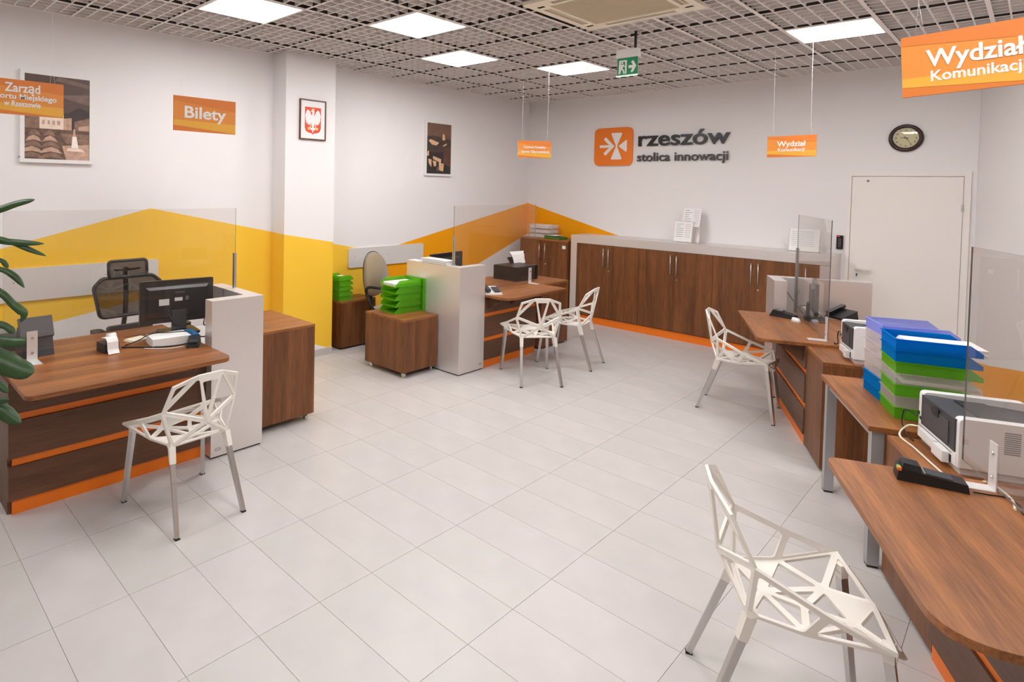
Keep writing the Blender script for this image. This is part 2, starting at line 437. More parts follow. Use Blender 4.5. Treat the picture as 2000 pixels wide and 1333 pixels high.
# panel mesh: five blades each way, 100 mm cells
pmesh = MB()
for k in range(1, 6):
    a = k * 0.1
    pmesh.box(a - 0.0048, a + 0.0048, 0.008, U - 0.008, 0.002, 0.050)
    pmesh.box(0.010, U - 0.010, a - 0.0048, a + 0.0048, 0.0025, 0.0495)
po = pmesh.build('louvre_panel', BLADE); pme = po.data; bpy.data.objects.remove(po)
def inroom(x, y):
    d = (x - Q0[0]) * NX + (y - Q0[1]) * NY
    return -1.72 < x and y < YB + 0.02 and y > -6.5 and d < DW + 0.02
farp = MB(); npan = 0; edgeb = MB()
for i in range(-3, 14):
    for j in range(-11, 8):
        x, y = i * U, j * U
        if (i, j) in lights: continue
        if i in (2, 3) and j in (0, 1, 2) and 1.32 <= x + .3 <= 2.22 and .36 < y + .3 < 1.27: continue
        full = all(inroom(x + a, y + b) for a in (0.01, U - 0.01) for b in (0.01, U - 0.01))
        if full:
            f = (x + .3 - 3.893) * -0.725 + (y + .3 + 3.197) * 0.688
            if f > 1.9:
                o = bpy.data.objects.new('louvre_panel', pme); C.objects.link(o); o.parent = ceiling; o.location = (x, y, zb); npan += 1
            else:
                for k in range(1, 6):
                    a = k * 0.1
                    farp.box(x + a - .0048, x + a + .0048, y + .008, y + U - .008, zb + .002, zb + .050)
                    farp.box(x + .01, x + U - .01, y + a - .0048, y + a + .0048, zb + .0025, zb + .0495)
        else:
            # cut panels along the walls
            for k in range(1, 6):
                a = k * 0.1
                ys = [y + q * 0.02 for q in range(31) if inroom(x + a, y + q * 0.02)]
                if len(ys) > 1: edgeb.box(x + a - .0048, x + a + .0048, ys[0], ys[-1], zb + .002, zb + .050)
                xs = [x + q * 0.02 for q in range(31) if inroom(x + q * 0.02, y + a)]
                if len(xs) > 1: edgeb.box(xs[0], xs[-1], y + a - .0048, y + a + .0048, zb + .0025, zb + .0495)
tag(farp.build('louvre_panel_remainder', BLADE, ceiling), kind='stuff')
tag(edgeb.build('cut_louvre_panel', BLADE, ceiling), kind='stuff')
for i in range(-2, 14):
    x = i * U
    ys = [q * 0.02 for q in range(-325, 240) if inroom(x, q * 0.02)]
    if len(ys) < 3: continue
    m = MB(); m.box(x - 0.013, x + 0.013, ys[0], ys[-1], zb, zb + 0.004, 0); m.box(x - 0.003, x + 0.003, ys[0], ys[-1], zb + 0.004, zb + 0.058, 1)
    m.build('main_runner', [TCAP, TWEB], ceiling)
for j in range(-10, 8):
    y = j * U
    xs = [q * 0.02 for q in range(-90, 430) if inroom(q * 0.02, y)]
    if len(xs) < 3: continue
    m = MB(); m.box(xs[0], xs[-1], y - 0.0085, y + 0.0085, zb + 0.0006, zb + 0.004, 0); m.box(xs[0], xs[-1], y - 0.003, y + 0.003, zb + 0.004, zb + 0.058, 1)
    m.build('cross_tee', [TCAP, TWEB], ceiling)
m = MB()   # wall angle trims: thin white strips along the walls at the louvre edge
m.box(XL1, XL1 + 0.02, -6.4, CY0, zb + 0.004, zb + 0.02); m.box(XL2, XL2 + 0.02, CY1, YB, zb + 0.004, zb + 0.02); m.box(XL2, XR, YB - 0.02, YB, zb + 0.004, zb + 0.02)
tag(m.build('trim_1', TCAP), kind='structure')

LN = {(-1, -2): 'square lit ceiling panel nearest the left edge, above the Bilety sign side',
      (0, 0): 'square lit ceiling panel second from the left, near the white column',
      (-1, 2): 'square lit ceiling panel between the column and the dark town picture',
      (0, 4): 'square lit ceiling panel beside the green exit sign',
      (4, 4): 'lit ceiling panel on the right, left of the large hanging orange sign'}
first = None
for (i, j) in sorted(lights):
    x, y = (i + .5) * U, (j + .5) * U
    if not inroom(x + .35, y): continue
    lab = LN.get((i, j), 'added square lit ceiling panel out of view')
    if first is None:
        first = thing('ceiling_light', lab, 'light', (x, y, zb), 0, 'square ceiling lights')
        m = MB()
        for a in ((-.298, .298, -.298, -.279), (-.298, .298, .279, .298), (-.298, -.279, -.279, .279), (.279, .298, -.279, .279)): m.box(*a, -0.004, 0.03)
        m.box(-.298, .298, -.298, .298, 0.03, 0.05)
        m.build('frame', TCAP, first)
        m = MB(); m.box(-.279, .279, -.279, .279, -0.001, 0.012); m.build('diffuser', LIT, first)
    else:
        dup(first, (x, y, zb), 0, lab)

# ------------------------------------------------------------------ air conditioner, exit sign
ac = thing('air_conditioner', 'cream ceiling cassette air conditioner with square grille', 'air conditioner', (1.77, 0.81, H), 0)
m = MB()
m.box(-.46, .46, -.46, .46, -0.004, -0.0005)
for a in ((-.46, .46, -.46, -.41), (-.46, .46, .41, .46), (-.46, -.41, -.41, .41), (.41, .46, -.41, .41)): m.box(*a, -0.028, -0.0045)
for a in ((-.41, .41, -.355, -.325), (-.41, .41, .325, .355), (-.355, -.325, -.325, .325), (.325, .355, -.325, .325)): m.box(*a, -0.028, -0.0045)
for sx in (-1, 1):
    for sy in (-1, 1):
        m.box(*sorted((sx * .355, sx * .41)), *sorted((sy * .27, sy * .41)), -0.028, -0.0045); m.box(*sorted((sx * .27, sx * .355)), *sorted((sy * .355, sy * .41)), -0.028, -0.0045)
m.build('panel', CREAM, ac, bevel=0.003)
for a in ((-.27, .27, -.41, -.355), (-.27, .27, .355, .41), (-.41, -.355, -.27, .27), (.355, .41, -.27, .27)):
    g = MB(); g.box(*a, -0.008, -0.0045); so = g.build('air_slot', DARK, ac)
    g = MB(); x0, x1, y0, y1 = a
    if x1 - x0 > .2: g.box(x0 + .01, x1 - .01, (y0 + y1) / 2 - .012, (y0 + y1) / 2 + .006, -0.02, -0.012)
    else: g.box((x0 + x1) / 2 - .012, (x0 + x1) / 2 + .006, y0 + .01, y1 - .01, -0.02, -0.012)
    g.build('flap', CREAMD, so)
g = MB(); g.box(-.32, .32, -.32, .32, -0.012, -0.0045)
for k in range(33):
    y = -.31 + k * .0192; g.box(-.315, .315, y, y + .008, -0.024, -0.012)
gr = g.build('grille', CREAMD, ac)

ex = thing('exit_sign', 'green emergency exit sign with running figure and arrow hanging from ceiling', 'sign', (1.46, 1.65, 2.81), math.radians(2))
m = MB(); m.box(-.095, .095, -.02, .03, .145, .215); m.build('housing', WPLAS, ex, bevel=0.004)
m = MB(); m.box(-.088, .088, -.010, -.004, 0.0, .145)
pl = m.build('pictogram_plate', SGREEN, ex)
m = MB(); m.box(.05, .068, .0, .012, .215, .36); m.build('hanger', BLACK, ex)
def flat(name, polys, mats, parent, y0=-0.0115, y1=-0.0095, bevel=0):
    m = MB()
    for p, mi in polys: m.prism(p, y0, y1, 'y', mi)
    return m.build(name, mats, parent)
flat('white_symbol', [([(.012, .078), (.05, .078), (.033, .105), (.05, .118), (.078, .07), (.05, .02), (.030, .02), (.045, .055), (.012, .055)], 0),
    ([(-.075, .012), (-.07, .125), (-.005, .125), (-.005, .012), (-.018, .012), (-.018, .112), (-.055, .112), (-.062, .012)], 0),
    ([(-.05, .108), (-.036, .108), (-.036, .094), (-.05, .094)], 0),
    ([(-.062, .088), (-.03, .09), (-.022, .07), (-.03, .068), (-.036, .078), (-.04, .055), (-.026, .04), (-.022, .012), (-.032, .012), (-.036, .035), (-.05, .05), (-.06, .02), (-.072, .02), (-.056, .06), (-.055, .078), (-.064, .07)], 0)],
    SIGN_T, pl)
m = MB(); m.box(-.095, .09, -.013, -.003, -.012, 0.0); m.build('lit_edge', emis('exit_edge', (236, 248, 232), 1.0), ex)

# ------------------------------------------------------------------ hanging signs and wall things
def sign(label, loc, rz, W_, H_, lines, tilt=0.0, wires=True, top=H, group='hanging orange office signs'):
    t = thing('hanging_sign', label, 'sign', loc, rz, group); t.rotation_euler = (0, tilt, rz)
    m = MB(); m.box(-W_ / 2, W_ / 2, -.004, .004, -H_ / 2, H_ / 2); b = m.build('board', SIGN_A, t)
    w2, h2 = W_ / 2 - .0005, H_ / 2 - .0005
    flat('printed_stripes', [
        ([(-w2, h2), (w2, h2), (w2, h2 * .35), (-w2, h2 * .72)], 0),
        ([(-w2, -h2 * .38), (w2, -h2 * .42), (w2, -h2 * .98), (-w2, -h2 * .68)], 1),
        ([(-w2, -h2 * .70), (w2, -h2 * .995), (w2, -h2), (-w2, -h2)], 0)], [SIGN_B, SIGN_C], b, -.0052, -.0042)
    for body, size, dx, dz, wd in lines:
        lettering(body, size, SIGN_T, t, (dx, -.0062, dz), 0.0005, size * .022, width=wd)
    if wires:
        m = MB()
        for sx in (-1, 1):
            x = sx * W_ * .38
            m.tube([(x - .012, 0, H_ / 2), (x, 0, H_ / 2 + .11), (x, 0, top - loc[2])], .0006, 5, smooth=False)
            m.tube([(x + .012, 0, H_ / 2), (x, 0, H_ / 2 + .11)], .0006, 5, smooth=False)
        m.build('wire', WIRE, t)
    return t
sign('hanging orange sign reading Bilety, above the left-hand desk', (0.10, -1.435, 2.275), ROT_L, .425, .222, [('Bilety', .105, .0, .008, .285)])
sign('orange sign reading Zarząd Transportu Miejskiego w Rzeszowie, overlapping the framed picture at far left', (0.10, -2.497, 2.275), ROT_L, .455, .187,
     [('Zarząd', .066, .03, .048, .165), ('Transportu Miejskiego', .040, -.0, .002, .385), ('w Rzeszowie', .040, .03, -.036, .17)])
sign('small orange sign reading Centrum Kontaktu i Spraw Obywatelskich, left of the wall logo', (0.03, 2.40, 2.265), math.radians(56), .385, .188,
     [('Centrum Kontaktu', .037, 0, .024, .255), ('i Spraw Obywatelskich', .037, 0, -.026, .34)])
sign('small orange sign reading Wydział Komunikacji, hanging between the wall logo and the clock', (2.368, 2.9, 2.253), 0, .375, .187,
     [('Wydział', .066, -.0, .020, .22), ('Komunikacji', .043, -.0, -.031, .205)], tilt=math.radians(-.5))
sign('largest orange sign reading Wydział Komunikacji, cut by the right picture edge', (3.758, -.55, 2.290), 0, .415, .204,
     [('Wydział', .078, -.028, .016, .232), ('Komunikacji', .048, -.022, -.042, .222)], tilt=math.radians(-3.4))

def picture(label, loc, rz, W_, H_, fr, depth, framemat, polys, mats, base, name='framed_picture', cat='picture'):
    t = thing(name, label, cat, loc, rz)
    m = MB(); w2, h2 = W_ / 2, H_ / 2
    m.box(-w2, w2, -depth, 0, h2 - fr, h2); m.box(-w2, w2, -depth, 0, -h2, -h2 + fr)
    m.box(-w2, -w2 + fr, -depth, 0, -h2 + fr, h2 - fr); m.box(w2 - fr, w2, -depth, 0, -h2 + fr, h2 - fr)
    m.build('frame', framemat, t, bevel=0.002)
    m = MB(); m.box(-w2 + fr, w2 - fr, -depth + .008, -.002, -h2 + fr, h2 - fr); b = m.build('print', base, t)
    m = MB(); y = -depth + .0075
    for p, mi in polys:
        m.face([(u, y, v_) for u, v_ in p], mi); y -= .00012
    m.build('printed_image', mats, b)
    return t
# night square with umbrellas and a monument (coordinates about the print centre)
a, b = .232, .335
P1 = [([(-a, b), (a, b), (a, -.02), (-a, -.02)], 0), ([(-a, .16), (a, .21), (a, .12), (.02, .17), (-a, .06)], 1), ([(-.02, .30), (a, .26), (a, .29), (.0, .33)], 1),
      ([(-.05, .02), (.08, .05), (.16, .10), (a, .07), (a, -.08), (-.05, -.08)], 2),
      ([(-a, .10), (-.13, .10), (-.12, -.10), (-a, -.10)], 5),
      ([(-.13, .09), (.04, .05), (.05, -.10), (-.13, -.10)], 3),
      ([(.04, .0), (.10, .01), (.10, -.09), (.04, -.09)], 4), ([(.12, -.02), (a, .02), (a, -.12), (.12, -.12)], 5), ([(.15, -.06), (a, -.04), (a, -.1), (.15, -.1)], 4),
      ([(-a, -.09), (a, -.09), (a, -b), (-a, -b)], 6),
      ([(.02, -.12), (a, -.12), (a, -.20), (.06, -.20)], 5), ([(.03, -.22), (a, -.2), (a, -b), (.06, -b)], 4)]
for r in range(5):
    z0 = -.115 - r * .045; ww = .045 + r * .012
    for cx in (-.165 - r * .006, -.06 + r * .004):
        P1.append(([(cx - ww, z0 - .035), (cx - ww * .6, z0), (cx, z0 + .018), (cx + ww * .6, z0), (cx + ww, z0 - .035), (cx, z0 - .02)], 4 if r % 2 else 5))
P1 += [([(.075, -.235), (.175, -.24), (.20, -.265), (.06, -.26)], 3), ([(.098, -.235), (.105, -.14), (.135, -.14), (.15, -.235)], 7), ([(.11, -.14), (.113, -.08), (.125, -.08), (.128, -.14)], 4)]
for k in range(4):
    x = -.11 + k * .036; P1.append(([(x, .04), (x + .016, .038), (x + .016, .01), (x, .012)], 5)); P1.append(([(x, -.02), (x + .016, -.022), (x + .016, -.055), (x, -.053)], 4))
picture('white framed sepia night picture of a square with a monument, behind the left orange sign', (XL1, -1.898, 2.327), ROT_L, .525, .725, .03, .03, WPLAS, P1, PH, PH[0])
P2 = [([(-.24, .34), (.24, .34), (.24, .12), (-.24, .14)], 0), ([(-.24, .15), (-.1, .17), (.24, .13), (.24, -.05), (-.24, -.05)], 1), ([(-.24, -.05), (.24, -.05), (.24, -.34), (-.24, -.34)], 2),
      ([(.06, .12), (.07, .2), (.10, .2), (.12, .12)], 3), ([(-.2, .10), (-.16, .12), (.0, .08), (-.05, .04), (-.14, .05)], 3), ([(.09, -.0), (.24, .06), (.24, -.24), (.09, -.2)], 4),
      ([(.08, .05), (.15, .08), (.15, .06), (.08, .03)], 3), ([(-.24, -.06), (-.19, -.03), (-.19, -.10), (-.24, -.10)], 3),
      ([(-.11, -.10), (.05, -.14), (.04, -.19), (-.11, -.14)], 3), ([(-.2, -.14), (-.14, -.15), (-.14, -.25), (-.19, -.2)], 3), ([(-.12, -.16), (-.05, -.17), (-.05, -.23), (-.09, -.24)], 3),
      ([(.0, -.18), (.10, -.2), (.09, -.3), (.01, -.29)], 3), ([(-.04, -.25), (.0, -.24), (.02, -.29), (-.03, -.3)], 0),
      ([(-.085, -.125), (-.075, -.127), (-.075, -.137), (-.085, -.135)], 2), ([(-.03, -.14), (-.02, -.142), (-.02, -.152), (-.03, -.15)], 2), ([(.05, -.21), (.062, -.212), (.062, -.23), (.05, -.228)], 1)]
picture('white framed dark brown aerial picture of a town, right of the white column', (XL2, 2.657, 2.338), ROT_L, .525, .725, .028, .03, WPLAS, P2, QH, QH[1])
# national crest: white crowned eagle on a red shield
def mir(p): return [(-x, z) for x, z in reversed(p)]
sh = [(-.10, .13), (.10, .13), (.10, -.085), (.085, -.12), (.05, -.135), (.015, -.14), (0, -.152), (-.015, -.14), (-.05, -.135), (-.085, -.12), (-.10, -.085)]
wing = [(.018, .0), (.02, .045), (.035, .082), (.055, .10), (.07, .103), (.085, .08), (.094, .05), (.097, .02), (.088, .022), (.095, -.005), (.085, -.003), (.088, -.03), (.077, -.022), (.076, -.048), (.063, -.036), (.058, -.06), (.046, -.042), (.036, -.06), (.024, -.03)]
body = [(-.022, .035), (-.012, .06), (-.008, .075), (-.016, .088), (-.028, .084), (-.016, .1), (0, .105), (.014, .097), (.018, .08), (.014, .06), (.02, .035), (.026, -.03), (.014, -.065), (-.014, -.065), (-.026, -.03)]
tail = [(-.01, -.06), (.01, -.06), (.014, -.085), (.03, -.08), (.034, -.1), (.02, -.108), (.01, -.098), (.008, -.122), (0, -.135), (-.008, -.122), (-.01, -.098), (-.02, -.108), (-.034, -.1), (-.03, -.08), (-.014, -.085)]
leg = [(.02, -.05), (.03, -.055), (.045, -.078), (.07, -.08), (.062, -.092), (.068, -.104), (.052, -.102), (.046, -.112), (.04, -.095), (.028, -.075)]
beak = [(-.016, .088), (-.030, .083), (-.018, .078)]
crown = [(-.016, .102), (-.02, .118), (-.009, .112), (0, .124), (.009, .112), (.02, .118), (.016, .102)]
picture('national crest with white eagle on red shield in brown frame on the white column', (XC, .405, 2.502), ROT_L, .325, .415, .012, .02, BROWNF,
        [(sh, 0), (wing, 1), (mir(wing), 1), (body, 1), (tail, 1), (leg, 2), (mir(leg), 2), (beak, 2), (crown, 2)], [RED, PAPER, GOLD], PAPER)

# wall logo: plate and letters fixed separately to the wall but one sign
lg = thing('wall_logo', 'orange and black wall logo reading rzeszów stolica innowacji', 'sign', (0.36, YB, 2.43), 0)
m = MB(); m.prism(rrect(-.905, -.335, -.255, .275, .085, 8), -.03, -.004, 'y'); lp = m.build('logo_plate', LOGO_O, lg, bevel=0.003)
cxo, czo = -.565, .0
def sh_(p): return [(x + cxo, z + czo) for x, z in p]
flat('white_symbol', [(sh_(rpoly([(-.012, .03), (-.085, .2), (.085, .2), (.012, .03), (.012, -.0), (.085, -.17), (-.085, -.17), (-.012, 0)], [0, .015, .015, 0, 0, .015, .015, 0], 3)), 0),
    (sh_(rpoly([(.03, .015), (.15, .105), (.15, -.075)], [.004, .012, .012], 3)), 0),
    (sh_([(-.255, .03), (-.25, -.003), (-.11, -.003), (-.19, -.08), (-.175, -.11), (-.16, -.112), (-.03, .015), (-.16, .142), (-.175, .14), (-.19, .11), (-.11, .033), (-.25, .033)]), 0)],
    SIGN_T, lp, -.0335, -.0295)
lettering('rzeszów', .285, LOGO_K, lg, (.323, -.02, .092), .012, .004, width=1.155)
lettering('stolica innowacji', .165, LOGO_G, lg, (.310, -.02, -.150), .008, .002, width=1.155)

ck = thing('wall_clock', 'round dark wooden wall clock with cream dial above the door', 'clock', (2.926, YB, 2.425), 0)
m = MB()
prof = [(.140, 0), (.140, -.025), (.125, -.038), (.106, -.030), (.104, -.018), (.104, -.0)]
R_ = []
for r, y in prof: R_.append([m.bm.verts.new((r * math.cos(2 * PI * k / 40), y, r * math.sin(2 * PI * k / 40))) for k in range(40)])
for p, q in zip(R_, R_[1:]):
    for k in range(40): m.bm.faces.new((p[k], p[(k + 1) % 40], q[(k + 1) % 40], q[k])).smooth = True
m.build('case', CLOCKW, ck)
m = MB(); m.cyl((0, -.001, 0), (0, -.014, 0), .105, n=40); dl = m.build('dial', CLOCKF, ck)
m = MB()
for k in range(40):
    a0, a1 = 2 * PI * k / 40, 2 * PI * (k + 1) / 40
    m.face([(.098 * math.cos(a0), -.0155, .098 * math.sin(a0)), (.098 * math.cos(a1), -.0155, .098 * math.sin(a1)), (.105 * math.cos(a1), -.02, .105 * math.sin(a1)), (.105 * math.cos(a0), -.02, .105 * math.sin(a0))])
m.build('bezel', CHROME, ck)
for k in range(12):
    an = PI / 2 - 2 * PI * (k + 1) / 12
    lettering(str(k + 1), .024, LOGO_K, dl, (.08 * math.cos(an), -.0148, .08 * math.sin(an)), .0003, 0.0004, name='numeral')
def hand(an, L, w_, y):
    m = MB(); c_, s_ = math.cos(an), math.sin(an)
    m.prism([(-.02 * c_ - w_ * s_, -.02 * s_ + w_ * c_), (-.02 * c_ + w_ * s_, -.02 * s_ - w_ * c_), (L * c_ + w_ * .4 * s_, L * s_ - w_ * .4 * c_), (L * c_ - w_ * .4 * s_, L * s_ + w_ * .4 * c_)], y, y - .001, 'y')
    m.build('hand', LOGO_K, ck)
hand(math.radians(172), .05, .004, -.0165); hand(math.radians(-55), .078, .0028, -.0185)
m = MB(); m.cyl((0, -.0216, 0), (0, -.0225, 0), .104, n=40); m.build('glass_cover', clear('clock_glass', (252, 252, 250)), ck)

# ------------------------------------------------------------------ door, card reader
dr = MB(); dr.box(2.495, 3.375, YB - .014, YB - .002, .006, 2.03)
door = dr.build('door_1', DOORW, bevel=0.002); tag(door, kind='structure')
m = MB()
m.box(2.455, 2.490, YB - .02, YB - .001, 0, 2.07); m.box(3.380, 3.43, YB - .024, YB - .001, 0, 2.085); m.box(2.490, 3.380, YB - .02, YB - .001, 2.036, 2.07)
m.build('door_frame', DOORW, door, bevel=.002)
m = MB(); m.box(3.366, 3.386, YB - .034, YB - .014, 1.69, 1.76); m.box(3.372, 3.382, YB - .036, YB - .014, 1.70, 1.75); m.build('hinge', ALU, door)
m = MB(); m.box(3.366, 3.386, YB - .034, YB - .014, .25, .32); m.build('hinge', ALU, door)
m = MB(); m.cyl((2.565, YB - .014, 1.055), (2.565, YB - .06, 1.055), .010); m.box(2.56, 2.69, YB - .066, YB - .05, 1.046, 1.064); m.build('handle', WPLAS, door, bevel=.002)
m = MB(); m.prism(rrect(2.537, 2.593, .955, 1.005, .02), YB - .022, YB - .014, 'y'); ll = m.build('lock_plate', WPLAS, door)
m = MB(); m.cyl((2.565, YB - .0222, .986), (2.565, YB - .024, .986), .008); m.box(2.561, 2.569, YB - .024, YB - .0222, .965, .984); m.build('keyhole', DARK, ll)
m = MB(); m.cyl((2.63, YB - .014, 1.985), (2.63, YB - .018, 1.985), .012); m.build('cover_cap', MGREY, door)
cr = thing('card_reader', 'small black card reader with red light left of the door', 'reader', (2.405, YB, 1.315), 0)
m = MB(); m.prism(rrect(-.03, .03, -.075, .075, .006), -.022, 0, 'y'); m.build('body', BLACKG, cr, bevel=.003)
m = MB(); m.box(-.018, -.004, -.024, -.0215, .058, .068); m.build('indicator_lamp', LED, cr)
m = MB()
for r in range(6):
    for q in range(2): m.box(-.012 + q * .014, -.003 + q * .014, -.0235, -.0215, -.05 + r * .016, -.041 + r * .016)
m.build('keypad', MGREY, cr)

# notice boards on the left wall
def wboard(label, loc, W_, H_, dots):
    t = thing('wall_board', label, 'board', loc, ROT_L)
    m = MB(); m.prism(rrect(-W_ / 2, W_ / 2, -H_ / 2, H_ / 2, .03), -.018, 0, 'y'); m.build('panel', LGREY, t, bevel=.002)
    for x, z in dots:
        m = MB(); m.cyl((x, -.018, z), (x, -.0195, z), .005, n=10); m.build('screw', MGREY, t)
    return t
wboard('white rounded wall board behind the mesh office chair', (XL1, -2.06, 1.0), 1.95, .262, [(-.14, .02), (.53, .03), (.9, -.03)])
wboard('white rounded wall board behind the beige office chair', (XL2, 1.785, .968), 1.24, .232, [(-.53, .01), (.0, .01), (.5, .02)])

# ------------------------------------------------------------------ back sideboard and corner cabinet
def cab_handle(m, x, y, z0, z1):
    m.cyl((x, y - .028, z0), (x, y - .028, z1), .006, n=10)
    for z in (z0 + .025, z1 - .025): m.cyl((x, y, z), (x, y - .028, z), .004, n=8)
sb = thing('sideboard', 'long low walnut sideboard with silver surround and orange plinth on the back wall', 'cabinet', (0, YB, 0), 0)
FY = -.44; X0, X1 = -.62, 2.42; TZ = 1.195
m = MB(); m.box(X0, X1, FY - .02, -.003, TZ - .105, TZ)
m.build('top_surround', SILVER, sb, bevel=.002)
m = MB(); m.box(X0, X0 + .095, FY - .02, -.003, .0, TZ - .106); m.build('end_panel', SILVER, sb, bevel=.002)
m = MB(); m.box(X1 - .095, X1, FY - .02, -.003, .0, TZ - .106); m.build('end_panel', SILVER, sb, bevel=.002)
m = MB(); m.box(X0 + .096, X1 - .096, FY - .0, FY + .02, 0, .095); m.build('plinth', ORANGE, sb)
m = MB(); m.box(X0 + .097, X1 - .097, FY + .022, -.004, .03, TZ - .107); m.build('carcass', WZ, sb)
ed = [X0 + .097, .365, 1.267, 2.165]
for k in range(3):
    xa, xb = ed[k], ed[k + 1]; xm = (xa + xb) / 2
    for s, (p, q) in enumerate(((xa + .002, xm - .001), (xm + .001, xb - .002))):
        m = MB(); m.box(p, q, FY - .018, FY, .105, TZ - .109); dd = m.build('door', WZ, sb, bevel=.001)
        hx = q - .035 if s == 0 else p + .035
        m = MB(); cab_handle(m, hx, FY - .018, .80, 1.045); m.build('handle', ALU, dd)
        if s == 1:
            m = MB(); m.cyl((hx, FY - .017, .745), (hx, FY - .023, .745), .010, n=12); m.build('lock', ALU, dd)
m = MB(); m.box(2.167, X1 - .097, FY - .018, FY, .105, TZ - .109); dd = m.build('door', WZ, sb, bevel=.001)
m = MB(); cab_handle(m, 2.205, FY - .018, .80, 1.045); m.build('handle', ALU, dd)
cc = thing('corner_cabinet', 'walnut two-door corner cabinet left of the sideboard', 'cabinet', (0, YB, 0), 0)
m = MB(); m.box(-1.46, -.645, -.50, -.003, 1.08, 1.105); m.build('top', WX, cc, bevel=.001)
m = MB(); m.box(-1.455, -.65, -.48, -.004, .03, 1.079); m.build('carcass', WZ, cc)
m = MB(); m.box(-1.44, -.66, -.46, -.06, .0, .029); m.build('plinth', BLACK, cc)
for s, (p, q) in enumerate(((-1.453, -1.054), (-1.050, -.652))):
    m = MB(); m.box(p, q, -.498, -.481, .05, 1.076); dd = m.build('door', WZ, cc, bevel=.001)
    hx = q - .045 if s == 0 else p + .045
    m = MB(); cab_handle(m, hx, -.498, .80, 1.04); m.build('handle', ALU, dd)
    if s == 1:
        m = MB(); m.cyl((hx, -.497, .745), (hx, -.503, .745), .010, n=12); m.build('lock', ALU, dd)
        m = MB(); m.box(-.735, -.68, -.4995, -.4985, .985, 1.03); m.build('label_sticker', PAPER, dd)

def tray(kind, w_, d_, h_, name='tray'):
    # open letter tray: back wall faces local -y, open end faces +y
    m = MB(); t = .0025; l = .008
    m.box(-w_ / 2, w_ / 2, -d_ / 2, d_ / 2, 0, t)
    m.box(-w_ / 2, w_ / 2, -d_ / 2, -d_ / 2 + t, t, h_)
    for sx in (-1, 1):
        x = sx * w_ / 2
        m.prism([(-d_ / 2 + t, t), (d_ / 2, t), (d_ / 2, h_ * .35), (d_ / 2 - .05, h_), (-d_ / 2 + t, h_)], *sorted((x, x - sx * t)), 'x')
        m.box(*sorted((x, x + sx * l)), -d_ / 2 - l * .5, d_ / 2 - .05, h_ - t, h_)
    m.box(-w_ / 2 - l * .5, w_ / 2 + l * .5, -d_ / 2 - l, -d_ / 2, h_ - t, h_)
    return m.build(name, TR[kind])
def stack(kinds, loc, rz, w_, d_, h_, labels, group, jit=0.0, papers=()):
    protos = {}
    for i, k in enumerate(kinds):
        o = tray(k, w_, d_, h_ + .004, 'letter_tray') if k not in protos else protos[k].copy()
        if k in protos: C.objects.link(o)
        protos.setdefault(k, o)
        o.location = (loc[0] + random.uniform(-jit, jit), loc[1] + random.uniform(-jit, jit), loc[2] + i * (h_ + .0045))
        o.rotation_euler = (0, 0, rz + random.uniform(-jit, jit) * 2)
        tag(o, labels[i], 'tray', group)
def sheets(label, loc, rz, w_, d_, h_, n=6, name='paper_stack', jit=.006, m_=None, cat='papers'):
    m = MB()
    for k in range(n):
        a_, b_ = random.uniform(-jit, jit), random.uniform(-jit, jit)
        m.box(-w_ / 2 + a_, w_ / 2 + a_, -d_ / 2 + b_, d_ / 2 + b_, k * h_ / n, (k + .92) * h_ / n)
    o = m.build(name, m_ or PAPER, loc=loc, rot=(0, 0, rz)); return tag(o, label, cat)

# things on the cabinets at the back
ORD = ['bottom', 'second from bottom', 'middle', 'second from top', 'top']
for k in range(3):
    t = tray('clear', .36, .27, .062, 'letter_tray'); t.location = (-1.215, YB - .24, 1.1055 + .03 + k * .067); tag(t, ('lowest', 'middle', 'uppermost')[k] + ' clear paper tray stacked on the corner cabinet', 'tray', 'paper trays on the corner cabinet')
    t.location.z = 1.1055 + k * .0665
    sheets('papers lying in the %s clear tray on the corner cabinet' % ('lowest', 'middle', 'uppermost')[k], (-1.215, YB - .245, 1.1085 + k * .0665), .02, .33, .235, .05, 5)
gb = thing('ring_binder', 'green document box lying on the corner cabinet in front of the paper trays', 'folder', (-.93, YB - .36, 1.1055), math.radians(-6))
m = MB(); m.prism([(-.13, 0), (.13, 0), (.13, .03), (-.09, .05), (-.13, .05)], -.1, .1, 'y'); m.build('cover', mat('binder_green', (70, 116, 36), .5), gb, bevel=.003)
m = MB(); m.box(-.09, .085, -.101, .07, .0505, .0515); m.build('title_sheet', PAPER, gb)
br = thing('leaflet_holder', 'clear two-tier leaflet holder with printed forms on the sideboard', 'holder', (.835, YB - .24, TZ), math.radians(4))
def tilted(m, x0, x1, y0, z0, z1, lean, th): m.hexa([(x0, y0, z0), (x1, y0, z0), (x1, y0 + th, z0), (x0, y0 + th, z0)], [(x0, y0 + lean, z1), (x1, y0 + lean, z1), (x1, y0 + lean + th, z1), (x0, y0 + lean + th, z1)])
m = MB(); tilted(m, -.115, .115, -.02, .0045, .26, .06, .004); tilted(m, -.045, .165, .045, .0045, .42, .09, .004); m.box(-.115, .165, -.03, .06, 0, .004); m.build('holder', TR['clear'], br)
for nm, y0, z0, z1, ln in (('form', -.024, .01, .255, .055), ('form', .041, .2, .425, .09)):
    ox = .06 if z1 > .3 else -.01
    m = MB(); tilted(m, ox - .105, ox + .105, y0, z0, z1, ln, .002); f = m.build(nm, PAPER, br)
    m = MB()
    for r in range(7):
        zz = z1 - .03 - r * .026; yy = y0 + ln * (zz - z0) / (z1 - z0) - .0012
        wd = random.choice((.05, .08, .085)); m.box(ox - .085, ox - .085 + wd, yy, yy + .0006, zz, zz + .006, 0); m.box(ox + .02, ox + .085, yy, yy + .0006, zz, zz + .004, 1 if r in (1, 3) else 0)
    m.build('printed_lines', [mat('print_grey', (170, 168, 170), .8), mat('print_red', (214, 120, 110), .8)], f)
